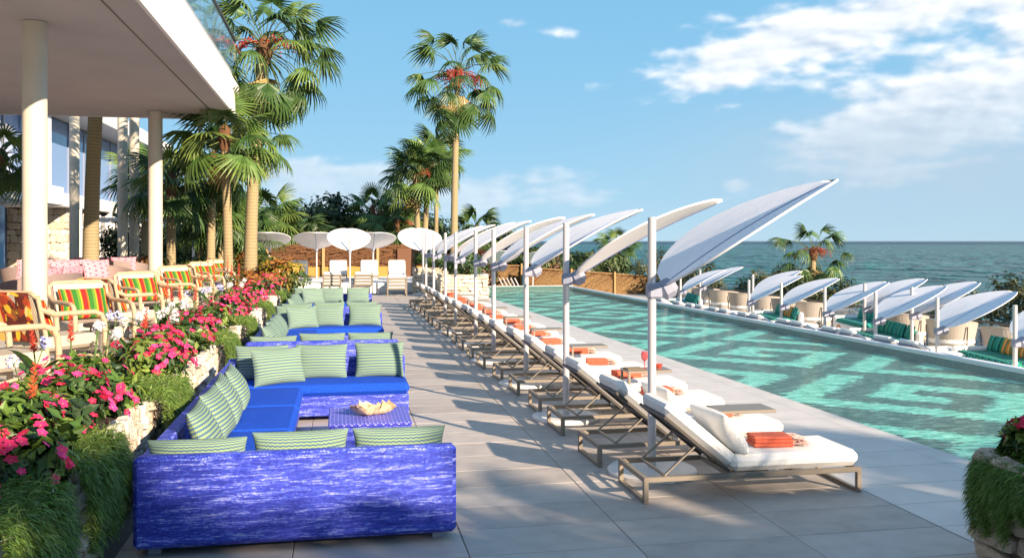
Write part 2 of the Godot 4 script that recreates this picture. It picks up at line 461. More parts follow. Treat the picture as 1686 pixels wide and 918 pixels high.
	floor_m.albedo_texture = paint(256, 2048, func(x: int, y: int) -> Color:
		var X := x / 256.0 * 6.0 + ripple_warp.get_noise_2d(x * 1.5, y * 5.0) * 0.17
		var D := y / 2048.0 * 48.0 + ripple_warp.get_noise_2d(x * 1.5 + 500, y * 5.0) * 0.17
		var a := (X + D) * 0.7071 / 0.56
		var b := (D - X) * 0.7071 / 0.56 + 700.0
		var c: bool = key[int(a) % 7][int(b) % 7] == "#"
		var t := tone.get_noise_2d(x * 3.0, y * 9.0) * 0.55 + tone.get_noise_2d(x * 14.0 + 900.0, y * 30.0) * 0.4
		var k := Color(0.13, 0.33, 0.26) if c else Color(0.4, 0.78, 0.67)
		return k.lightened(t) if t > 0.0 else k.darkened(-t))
	mat("coping", lin(0.7, 0.7, 0.69), 0.4)
	var sea := mat("sea_water", Color.WHITE, 0.22)
	tex(sea, noise_tex(0.012, 5, [lin(0.008, 0.05, 0.055), lin(0.015, 0.09, 0.088), lin(0.028, 0.15, 0.135)], 512, FastNoiseLite.TYPE_SIMPLEX_SMOOTH, 91), 1.0)
	sea.uv1_scale = Vector3(0.004, 0.01, 0.004)
	sea.normal_enabled = true; sea.normal_texture = noise_tex(0.03, 5, [], 512, FastNoiseLite.TYPE_SIMPLEX_SMOOTH, 92, 9.0)
	sea.normal_scale = 1.0; sea.metallic_specular = 0.1
	tex(mat("sea_far", Color.WHITE, 0.5), noise_tex(0.012, 5, [lin(0.012, 0.04, 0.06), lin(0.018, 0.052, 0.075)], 256, FastNoiseLite.TYPE_SIMPLEX_SMOOTH, 93), 0.0006)
	tex(mat("foam", Color.WHITE, 0.8), noise_tex(0.03, 4, [lin(0.25, 0.4, 0.4), lin(0.7, 0.75, 0.75)], 128), 0.2)
	var red_glass := mat("red_glass", lin(0.55, 0.03, 0.03, 0.6), 0.08)
	red_glass.transparency = BaseMaterial3D.TRANSPARENCY_ALPHA

# ---------------------------------------------------------------- camera, light, sky
func set_view() -> void:
	var cam := Camera3D.new()
	cam.name = "camera"
	add_child(cam)
	cam.position = Vector3(0, 2.2, 0)
	cam.rotation.y = -deg_to_rad(10.685)
	cam.set_frustum(0.1 * 918.0 / 1500.0, Vector2(0, -0.1 * 62.0 / 1500.0), 0.1, 40000.0)
	cam.current = true
	var sun := DirectionalLight3D.new()
	sun.name = "sun"
	sun.light_energy = 1.6
	sun.light_color = Color(1.0, 0.91, 0.8)
	sun.light_angular_distance = 0.5
	sun.shadow_enabled = true
	add_child(sun)
	sun.look_at_from_position(SUN * 50.0, Vector3.ZERO)
	var we := WorldEnvironment.new()
	we.name = "world"
	var e := Environment.new()
	e.background_mode = Environment.BG_SKY
	e.tonemap_mode = Environment.TONE_MAPPER_LINEAR
	e.tonemap_exposure = 2.35
	e.sdfgi_enabled = true; e.ssao_enabled = true; e.ssil_enabled = true
	var sky := Sky.new()
	var pm := PanoramaSkyMaterial.new()
	pm.panorama = sky_picture()
	sky.sky_material = pm
	e.sky = sky
	we.environment = e
	add_child(we)

const SUN := Vector3(0.489, 0.342, 0.803)
const SKW := 4096
const SKH := 2048

func sky_picture() -> ImageTexture:
	sky_rows.resize(SKH)
	var id := WorkerThreadPool.add_group_task(sky_row, SKH, 8, true)
	WorkerThreadPool.wait_for_group_task_completion(id)
	var all := PackedFloat32Array()
	for r in sky_rows: all.append_array(r)
	sky_rows.clear()
	return ImageTexture.create_from_image(Image.create_from_data(SKW, SKH, false, Image.FORMAT_RGBF, all.to_byte_array()))

func blob(A: float, E: float, a: float, e: float, ra: float, re: float, tilt := 0.0) -> float:
	var x := (A - a)
	var y := (E - e) - tilt * x
	return exp(-(x * x) / (ra * ra) - (y * y) / (re * re))

func sky_row(row: int) -> void:
	var out := PackedFloat32Array()
	out.resize(SKW * 3)
	var el := (0.5 - (row + 0.5) / SKH) * 180.0
	var big := fnl(0.16, 6, 101)
	var det := fnl(0.55, 5, 102)
	var wsp := fnl(0.1, 5, 103)
	if el < -0.5:
		for x in SKW:
			out[x * 3] = 0.13; out[x * 3 + 1] = 0.17; out[x * 3 + 2] = 0.2
		sky_rows[row] = out
		return
	var E := maxf(el, 0.0)
	var h := exp(-E / 5.5)
	var hi := clampf(E / 90.0, 0.0, 1.0)
	var mid := Vector3(0.15, 0.345, 0.5).lerp(Vector3(0.055, 0.17, 0.36), pow(hi, 0.7))
	for x in SKW:
		var az := (x + 0.5) / SKW * 360.0
		var A := az - 10.685
		if A > 180.0: A -= 360.0
		var side := clampf(A / 60.0 + 0.5, 0.0, 1.0)
		var hz := Vector3(0.3, 0.44, 0.53).lerp(Vector3(0.27, 0.385, 0.455), side if absf(A) < 60.0 else 0.5)
		var c := mid.lerp(hz, h)
		# cloud cover: banks where the photograph has them, loose fair-weather cloud all round
		var m := 0.33 + 0.1 * sin(deg_to_rad(A * 2.0 + 40.0))
		if absf(A) < 50.0 and E < 30.0:
			var inside := (1.0 - smoothstep(32.0, 50.0, absf(A))) * (1.0 - smoothstep(17.0, 30.0, E))
			var b := blob(A, E, 17.8, 12.0, 8.5, 2.3, 0.2) * 1.15 + blob(A, E, 12.0, 9.7, 2.6, 0.8) * 0.25 + blob(A, E, 25.5, 7.2, 8.5, 2.7, 0.22) * 1.45
			b += blob(A, E, -0.3, 13.4, 1.5, 0.5) * 0.62 + blob(A, E, 3.4, 12.9, 1.3, 0.5) * 0.6 + blob(A, E, -5.2, 10.8, 1.3, 0.8) * 0.42
			b += blob(A, E, 13.7, 3.5, 0.9, 0.45) * 0.62 + blob(A, E, 22.0, 3.4, 3.0, 0.9) * 0.35 + blob(A, E, 31.0, 14.0, 6.0, 3.5) * 0.85
			b += blob(A, E, -13.0, 4.3, 5.0, 0.55) * 0.42 + blob(A, E, -2.0, 3.1, 10.0, 1.7) * 0.8 + blob(A, E, -12.0, 3.3, 6.0, 1.6) * 0.75
			m = lerpf(m, b, inside)
		var p := Vector2(A * 0.55, E * 1.15)
		var d := 0.0
		var n0 := 0.0
		if m > 0.1:
			n0 = big.get_noise_2d(p.x * 2.2, p.y * 2.6) * 0.7 + det.get_noise_2d(p.x * 1.3, p.y * 1.8) * 0.34
			d = smoothstep(0.3, 0.86, m + n0 * 0.66)
		if d > 0.0:
			var up := big.get_noise_2d(p.x * 2.2 + 0.8, p.y * 2.6 + 1.1) * 0.7 + det.get_noise_2d(p.x * 1.3 + 0.3, p.y * 1.8 + 0.5) * 0.34
			var lit := clampf(0.62 + (n0 - up) * 1.0 - 0.25 * smoothstep(0.9, 1.6, m + n0 * 0.6), 0.0, 1.0)
			var low := smoothstep(9.0, 3.0, E)
			var cl := Vector3(0.34, 0.4, 0.47).lerp(Vector3(0.64, 0.645, 0.66), lit)
			cl = cl.lerp(Vector3(0.33, 0.41, 0.48), low * 0.6)
			c = c.lerp(cl, d * lerpf(0.95, 0.6, low))
		# grey rain-haze under the big bank
		var hz2 := blob(A, E, 24.0, 4.6, 12.0, 3.4) * 0.85 * (0.8 + 0.5 * wsp.get_noise_2d(p.x, p.y))
		c = c.lerp(Vector3(0.29, 0.36, 0.43), clampf(hz2, 0.0, 0.75))
		c *= 0.79
		out[x * 3] = c.x; out[x * 3 + 1] = c.y; out[x * 3 + 2] = c.z
	sky_rows[row] = out

# ---------------------------------------------------------------- shapes
func box_mesh(size: Vector3, bev := 0.01, at := Vector3.ZERO) -> ArrayMesh:
	var b := MB.new()
	b.box(at, size, bev)
	return b.done()

func bars(list: Array, w: float, h: float, bev := 0.003) -> ArrayMesh:
	var b := MB.new()
	for q in list: b.bar(q[0], q[1], w, h, bev)
	return b.done()

func tube_mesh(pts: Array, r: Array, sides := 10) -> ArrayMesh:
	var b := MB.new()
	b.tube(pts, r, sides)
	return b.done()

func lathe_mesh(prof: Array, sides := 24, squash := Vector2.ONE) -> ArrayMesh:
	var b := MB.new()
	b.lathe(prof, sides, Vector3.ZERO, squash)
	return b.done()

# a stuffed cushion standing on its lower edge, its face towards +z
func cushion_mesh(w: float, h: float, d: float, seed_: int, sag := 0.07) -> ArrayMesh:
	var b := MB.new()
	var f := fnl(2.2, 2, seed_)
	var n := 12
	for s in [1, -1]:
		var g := []
		for i in n + 1:
			var row := []
			for j in n + 1:
				var a := sin((2.0 * i / n - 1.0) * PI / 2.0)
				var e := sin((2.0 * j / n - 1.0) * PI / 2.0)
				var x := w / 2 * a * (1.0 - sag * (1.0 - e * e))
				var y := h / 2 * e * (1.0 - sag * (1.0 - a * a))
				var z := d / 2 * pow(maxf((1 - a * a) * (1 - e * e), 0.0), 0.36) * (1.0 - 0.18 * e)
				z += f.get_noise_2d(x * 1.5 + s * 9.0, y * 1.5) * 0.018 * (1 - a * a) * (1 - e * e)
				row.append(Vector3(x, y + h / 2, z * s))
			g.append(row)
		b.sheet(g, s < 0, Vector2(0, 1), Vector2(1, 0))
	return b.done()

# a soft slab: rounded box, top slightly crowned
func soft_slab(size: Vector3, r: float, crown := 0.01, seed_ := 1) -> ArrayMesh:
	var b := MB.new()
	b.box(Vector3.ZERO, size, r)
	var f := fnl(1.6, 2, seed_)
	var n := 10
	var g := []
	for i in n + 1:
		var row := []
		for j in n + 1:
			var x := (float(i) / n - 0.5) * (size.x - r * 1.9)
			var z := (float(j) / n - 0.5) * (size.z - r * 1.9)
			var e := minf(1.0, minf(minf(i, n - i), minf(j, n - j)) / 2.0)
			row.append(Vector3(x, size.y / 2 - 0.002 + e * (crown + f.get_noise_2d(x * 2, z * 2) * 0.008), z))
		g.append(row)
	b.sheet(g, true)
	return b.done()

# leaf sprays through a volume: many small folded leaves in clumps
func leafy(count: int, half: Vector3, size: Vector2, greens: Array, seed_: int, clumps := 14, shell := 0.55) -> ArrayMesh:
	var r := RandomNumberGenerator.new()
	r.seed = seed_
	var b := MB.new()
	var cs := []
	for k in clumps:
		var d := Vector3(r.randfn(), r.randfn() * 0.9 + 0.2, r.randfn()).normalized() * pow(r.randf(), 0.4) * 0.78
		cs.append([d, r.randf_range(0.22, 0.42), greens[r.randi() % greens.size()], r.randf_range(0.75, 1.2)])
	for i in count:
		var q: Array = cs[r.randi() % clumps]
		var dir := Vector3(r.randfn(), r.randfn(), r.randfn()).normalized()
		var p: Vector3 = (q[0] + dir * q[1] * lerpf(shell, 1.0, sqrt(r.randf()))) * half
		var out := (dir + Vector3(0, 0.35, 0) + p.normalized() * 0.5).normalized()
		var t := Vector3(r.randfn(), r.randfn() - 0.3, r.randfn())
		t = (t - out * t.dot(out) * 0.8).normalized()
		var s := t.cross(out).normalized()
		var L := r.randf_range(size.x, size.y)
		var W := L * 0.24
		var g: Color = q[2]
		var tone: float = q[3] * r.randf_range(0.75, 1.25)
		tone *= 0.8
		b.col = Color(g.r * tone, g.g * tone, g.b * tone)
		var up := s.cross(t)
		var mid := p + t * L * 0.5 + up * L * 0.06
		var tip := p + t * L
		b.face(p, mid + s * W, tip)
		b.face(p, tip, mid - s * W)
	return b.done()

func blade(b: MB, p: Vector3, dir: Vector3, L: float, w: float, droop: float, seg := 4, fold := 0.25) -> void:
	# a strap leaf that arches over; two faces wide with a crease
	var side := dir.cross(Vector3.UP)
	if side.length() < 0.1: side = Vector3.RIGHT
	side = side.normalized()
	var pts := []
	var d := dir.normalized()
	var at := p
	for i in seg + 1:
		pts.append([at, d])
		d = (d + Vector3.DOWN * droop * (0.4 + 1.2 * i / seg) / seg).normalized()
		at += d * L / seg
	var last := []
	for i in seg + 1:
		var t := float(i) / seg
		var ww := w * (sin(PI * clampf(0.12 + t * 0.88, 0, 1)) if i < seg else 0.0)
		var up: Vector3 = side.cross(pts[i][1]).normalized()
		var row := [pts[i][0] - side * ww + up * ww * fold, pts[i][0], pts[i][0] + side * ww + up * ww * fold]
		if i > 0:
			b.face(last[0], last[1], row[1]); b.face(last[0], row[1], row[0])
			b.face(last[1], last[2], row[2]); b.face(last[1], row[2], row[1])
		last = row

# ---------------------------------------------------------------- palms
func frond_mesh(seed_: int, tone: Color, span := 2.5, blades := 26, pet := 0.95, droop := 0.42, bl := 1.0) -> ArrayMesh:
	var r := RandomNumberGenerator.new()
	r.seed = seed_
	var b := MB.new()
	b.col = Color(0.1, 0.13, 0.03)
	var e := Vector3(pet, -0.1 * pet, 0)
	b.tube([Vector3.ZERO, Vector3(pet * 0.5, 0.04 * pet, 0), e], [0.022, 0.016, 0.011], 4, false)
	var dth := 2.0 * span / blades
	for k in blades:
		var th := -span + dth * (k + 0.5)
		var d := Vector3(cos(th), 0, sin(th))
		var s := Vector3(-sin(th), 0, cos(th))
		var L := (0.72 + 0.28 * cos(th * 0.5)) * r.randf_range(0.9, 1.08) * bl
		var tn := r.randf_range(0.8, 1.2)
		var rows := []
		var sag := droop * r.randf_range(0.75, 1.35)
		for q in [[0.03, 0.012], [0.42, 0.42 * bl * tan(dth * 0.5) * 0.98], [0.75, 0.03 * bl], [1.0, 0.0]]:
			var w: float = q[1]
			var rr: float = q[0] * L
			var y: float = -sag * pow(q[0], 2.6) - 0.16 * absf(sin(th)) * q[0] - 0.12 * q[0]
			var pull: float = 1.0 - 0.22 * sag * pow(q[0], 2.0)
			var c := e + d * rr * pull + Vector3(0, y * L, 0)
			rows.append([c - s * w - Vector3(0, w * 0.5, 0), c + Vector3(0, w * 0.45, 0), c + s * w - Vector3(0, w * 0.5, 0)])
		for i in 3:
			var t := i / 2.0
			b.col = Color(tone.r * tn * (1.0 + 0.5 * t), tone.g * tn * (1.0 + 0.22 * t), tone.b * tn)
			var a: Array = rows[i]
			var z: Array = rows[i + 1]
			b.face(a[0], a[1], z[1]); b.face(a[1], a[2], z[1])
			if i < 2:
				b.face(a[0], z[1], z[0]); b.face(a[2], z[2], z[1])
	return b.done()

var fronds := []
var dead_fronds := []
var long_fronds := []
var fruit_mesh: ArrayMesh

func make_fronds() -> void:
	var tones := [Color(0.06, 0.125, 0.03), Color(0.036, 0.085, 0.022), Color(0.08, 0.15, 0.035), Color(0.048, 0.1, 0.025), Color(0.1, 0.165, 0.045), Color(0.036, 0.075, 0.022)]
	for k in 6: fronds.append(frond_mesh(200 + k, tones[k], 2.3 + 0.1 * (k % 4), 26, 0.85 + 0.08 * (k % 3), 0.3 + 0.09 * (k % 4)))
	for k in 6: long_fronds.append(frond_mesh(240 + k, tones[k], 1.9 + 0.12 * (k % 4), 22, 1.35 + 0.14 * (k % 3), 0.5 + 0.1 * (k % 4), 0.82))
	for k in 2: dead_fronds.append(frond_mesh(220 + k, Color(0.3, 0.25, 0.11), 1.5, 18, 0.8, 0.8))
	var r := RandomNumberGenerator.new()
	r.seed = 230
	var b := MB.new()
	for k in 5:
		var d := Vector3(r.randf_range(0.6, 1.0), 0, r.randf_range(-0.5, 0.5)).normalized()
		var pts := [Vector3.ZERO, d * 0.45 + Vector3(0, 0.12, 0), d * 0.85 - Vector3(0, 0.12, 0), d * 1.05 - Vector3(0, 0.5, 0)]
		b.col = Color(0.25, 0.2, 0.06)
		b.tube(pts, [0.014, 0.01, 0.007, 0.005], 3, false)
		for i in 26:
			var t := r.randf_range(0.9, 3.0)
			var p: Vector3 = pts[int(t)].lerp(pts[mini(int(t) + 1, 3)], t - int(t)) + Vector3(r.randfn(), r.randfn(), r.randfn()) * 0.07
			b.col = Color(0.48, 0.05, 0.03) * r.randf_range(0.7, 1.3)
			var s := 0.032
			for q in [[Vector3(s, 0, 0), Vector3(0, s, 0), Vector3(0, 0, s)], [Vector3(0, s, 0), Vector3(-s, 0, 0), Vector3(0, 0, s)], [Vector3(-s, 0, 0), Vector3(0, -s, 0), Vector3(0, 0, s)], [Vector3(0, -s, 0), Vector3(s, 0, 0), Vector3(0, 0, s)], [Vector3(s, 0, 0), Vector3(0, 0, -s), Vector3(0, s, 0)], [Vector3(-s, 0, 0), Vector3(0, 0, -s), Vector3(0, -s, 0)]]:
				b.face(p + q[0], p + q[1], p + q[2])
	fruit_mesh = b.done()

func palm(label: String, at: Vector3, h: float, r0: float, r1: float, count: int, scale_: float, lean: Vector3, seed_: int, group: String, fruit := 0, low := -52.0, dead := 0, open := 1.0, airy := false) -> Node3D:
	var r := RandomNumberGenerator.new()
	r.seed = seed_
	var o := thing("fan_palm", label, "palm tree", at, 0.0, group)
	var pts := []
	var rad := []
	for i in 9:
		var t := i / 8.0
		pts.append(Vector3(0, -0.15 + (h + 0.15) * t, 0) + lean * (t * t))
		rad.append(lerpf(r0, r1, pow(t, 0.6)) * (1.0 + 0.35 * exp(-t * 14.0)))
	part(o, "trunk", tube_mesh(pts, rad, 14), M.palm_trunk)
	var top := Vector3(0, h, 0) + lean
	part(o, "crown_shaft", lathe_mesh([Vector2(r1 * 1.0, -0.65 * scale_), Vector2(r1 * 1.75, -0.3 * scale_), Vector2(r1 * 1.5, 0.05 * scale_), Vector2(0.02, 0.25 * scale_)], 10), M.fibre, Transform3D(Basis(), top))
	for i in count:
		var t := (i + 0.5) / count
		var el := deg_to_rad(lerpf(78.0, low, pow(t, 0.85)) + r.randf_range(-9, 9))
		var az := i * 2.39996 + r.randf_range(-0.25, 0.25) + seed_
		var s := scale_ * r.randf_range(0.86, 1.12) * lerpf(0.85, 1.05, minf(1.0, t * 3.0))
		var basis := Basis(Vector3.UP, az) * Basis(Vector3(0, 0, 1), el * open) * Basis(Vector3(1, 0, 0), r.randf_range(-0.35, 0.35))
		part(o, "frond", long_fronds[r.randi() % 6] if airy else fronds[r.randi() % 6], M.leaf, Transform3D(basis.scaled(Vector3.ONE * s), top + Vector3(0, -0.3 * t * scale_, 0) + basis.x * r1 * 0.6))
	for i in dead:
		var basis := Basis(Vector3.UP, r.randf() * TAU) * Basis(Vector3(0, 0, 1), deg_to_rad(r.randf_range(-75, -60)))
		part(o, "dry_frond", dead_fronds[i % 2], M.leaf, Transform3D(basis.scaled(Vector3.ONE * scale_ * 0.85), top - Vector3(0, 0.4 * scale_, 0)))
	for i in fruit:
		var basis := Basis(Vector3.UP, i * 2.1 + seed_ * 0.7) * Basis(Vector3(0, 0, 1), deg_to_rad(r.randf_range(-15, 25)))
		part(o, "fruit_cluster", fruit_mesh, M.petal, Transform3D(basis.scaled(Vector3.ONE * scale_ * 0.9), top - Vector3(0, 0.15 * scale_, 0)))
	return o

func P(x: float, y: float, d: float) -> Vector3:
	return Vector3(x, y, -d)

func pool_left(d: float) -> float: return 6.19 - 0.0175 * (d - 8.0)
func pool_right(d: float) -> float: return 11.6 - 0.0165 * (d - 14.0)

# ---------------------------------------------------------------- setting
func ground_height(x: float, d: float) -> float:
	var h := lerpf(-0.05, -0.75, smoothstep(-6.0, -3.5, x) * (1.0 - smoothstep(46.0, 49.0, d)))
	h = minf(h, lerpf(-0.05, -0.75, smoothstep(8.5, 11.0, x)))
	h -= 9.5 * smoothstep(17.5, 40.0, x) + 9.0 * smoothstep(52.0, 95.0, d) * smoothstep(-5.0, 12.0, x)
	return h

func make_setting() -> void:
	var b := MB.new()
	var g := []
	for i in 57:
		var row := []
		var x := lerpf(-120.0, 48.0, i / 56.0)
		for j in 57:
			var d := lerpf(-40.0, 140.0, j / 56.0)
			row.append(P(x, ground_height(x, d), d))
		g.append(row)
	b.sheet(g, false)
	struct("ground", b.done(), M.earth)
	# the sea: swell near the shore, then a flat sheet to the horizon
	b = MB.new()
	var w := fnl(0.02, 4, 301)
	var w2 := fnl(0.09, 3, 302)
	g = []
	for i in 221:
		var row := []
		var r := 45.0 * pow(3000.0 / 45.0, i / 220.0)
		for j in 150:
			var a := deg_to_rad(lerpf(-14.0, 66.0, j / 149.0))
			var x := sin(a) * r
			var d := cos(a) * r
			var q := x * 0.62 + d * 0.78
			var t := -x * 0.78 + d * 0.62
			var am := clampf(r / 260.0, 0.35, 1.3)
			var y := -8.0 + am * (0.75 * w.get_noise_2d(q * 1.5, t * 0.3) + 0.28 * w2.get_noise_2d(q * 1.7, t * 0.8))
			row.append(P(x, y, d))
		g.append(row)
	b.sheet(g, true)
	struct("sea", b.done(), M.sea_water)
	b = MB.new()
	b.quad(Vector3(-30000, -9.2, 2000), Vector3(30000, -9.2, 2000), Vector3(30000, -9.2, -32000), Vector3(-30000, -9.2, -32000))
	struct("open_sea", b.done(), M.sea_far)
	# pool deck: a slab and its paving tiles
	b = MB.new()
	var tiles := [-2.77, -1.55, -0.33, 0.89, 2.11, 3.33, 4.55]
	b.quad(P(-2.9, -0.012, -6), P(pool_left(-6.0), -0.012, -6), P(pool_left(41.0), -0.012, 41), P(-2.9, -0.012, 41))
	var deck := struct("pool_deck", b.done(), M.joint)
	var rng := RandomNumberGenerator.new()
	rng.seed = 5
	var tile := box_mesh(Vector3(1.214, 0.05, 0.584), 0.004)
	var rest := MB.new()
	var pale := MB.new()
	for r in 80:
		var d := 1.58 + 0.59 * r
		if d > 40.6: break
		for k in tiles.size() - 1:
			if k == 0 and d > 3.0: continue
			var at := P(tiles[k] + 0.61, -0.025 + rng.randf_range(-0.0012, 0.0012), d + 0.295)
			if d > 3.4 and d < 27.5: part(deck, "tile", tile, M["paving_%d" % (rng.randi() % 3)], Transform3D(Basis(), at))
			else: rest.box(at, Vector3(1.214, 0.05, 0.584), 0.004)
		var e := MB.new() if d > 3.4 and d < 27.5 else pale
		var x0: float = 4.553
		var q := [P(x0, 0, d + 0.003), P(pool_left(d) - 0.27, 0, d + 0.003), P(pool_left(d + 0.587) - 0.27, 0, d + 0.587), P(x0, 0, d + 0.587)]
		e.quad(q[0], q[1], q[2], q[3])
		if e != pale: part(deck, "tile", e.done(), M.pale_paving)
		e = MB.new() if d > 3.4 and d < 27.5 and r % 2 == 0 else pale
		q = [P(pool_left(d) - 0.266, 0.0, d + 0.003), P(pool_left(d) + 0.03, 0.0, d + 0.003), P(pool_left(d + 0.587) + 0.03, 0.0, d + 0.587), P(pool_left(d + 0.587) - 0.266, 0.0, d + 0.587)]
		var dn := Vector3(0, -0.06, 0)
		e.quad(q[0], q[1], q[2], q[3]); e.quad(q[1] + dn, q[2] + dn, q[2], q[1])
		if e != pale: part(deck, "coping_tile", e.done(), M.pale_paving)
	stuff(part(deck, "pale_far_tiles", pale.done(), M.pale_paving))
	stuff(part(deck, "far_tiles", rest.done(), M.paving_1))
	# the pool
	b = MB.new()
	var d0 := -4.0
	var d1 := 43.6
	var y := -0.24
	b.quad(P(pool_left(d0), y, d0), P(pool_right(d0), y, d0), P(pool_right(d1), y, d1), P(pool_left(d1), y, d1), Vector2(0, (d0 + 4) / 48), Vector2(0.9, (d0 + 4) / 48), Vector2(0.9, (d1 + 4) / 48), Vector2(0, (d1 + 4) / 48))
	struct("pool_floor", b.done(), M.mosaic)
	b = MB.new()
	b.quad(P(pool_left(d1), -0.36, d1), P(pool_left(d1), 0, d1), P(pool_left(d0), 0, d0), P(pool_left(d0), -0.36, d0))
	b.quad(P(pool_right(d1), -0.36, d1), P(pool_right(d1), -0.03, d1), P(pool_right(d0), -0.03, d0), P(pool_right(d0), -0.36, d0))
	b.quad(P(pool_left(d1), -0.36, d1), P(pool_right(d1), -0.36, d1), P(pool_right(d1), 0, d1), P(pool_left(d1), 0, d1))
	var pw := mat("pool_wall", lin(0.03, 0.1, 0.085), 0.5)
	struct("pool_sides", b.done(), pw)
	b = MB.new()
	b.quad(P(pool_left(d0), -0.028, d0), P(pool_right(d0), -0.028, d0), P(pool_right(d1), -0.028, d1), P(pool_left(d1), -0.028, d1))
	struct("pool_water", b.done(), M.pool_water)
	b = MB.new()
	for s in [[0.0, 0.0], [0.16, 0.0]]: pass
	var c0 := P(pool_right(d0) + 0.1, -0.06, d0)
	var c1 := P(pool_right(d1) + 0.1, -0.06, d1)
	b.bar(c0, c1, 0.2, 0.1, 0.02)
	b.bar(P(pool_left(d1), -0.05, d1 + 0.12), P(pool_right(d1) + 0.2, -0.05, d1 + 0.12), 0.22, 0.14, 0.02)
	struct("pool_rim", b.done(), M.coping)
	struct("pool_retaining_side", bars([[c0 + Vector3(-0.01, -0.4, 0), c1 + Vector3(-0.01, -0.4, 0)]], 0.16, 0.56), M.plaster)
	# terraces
	struct("cafe_terrace", box_mesh(Vector3(40, 0.7, 64), 0.02, P(-22.78, 0.1, 28)), M.terrace)
	struct("lower_terrace", box_mesh(Vector3(5.6, 0.5, 60), 0.02, P(14.65, -0.85, 22)), M.terrace)
	struct("far_platform", box_mesh(Vector3(9.0, 0.6, 9.0), 0.02, P(0.6, 0.08, 44.9)), M.plaster)
	struct("basin_water", box_mesh(Vector3(5.0, 0.04, 1.7), 0.0, P(1.0, 0.012, 39.3)), mat("dark_water", lin(0.02, 0.04, 0.045), 0.04))

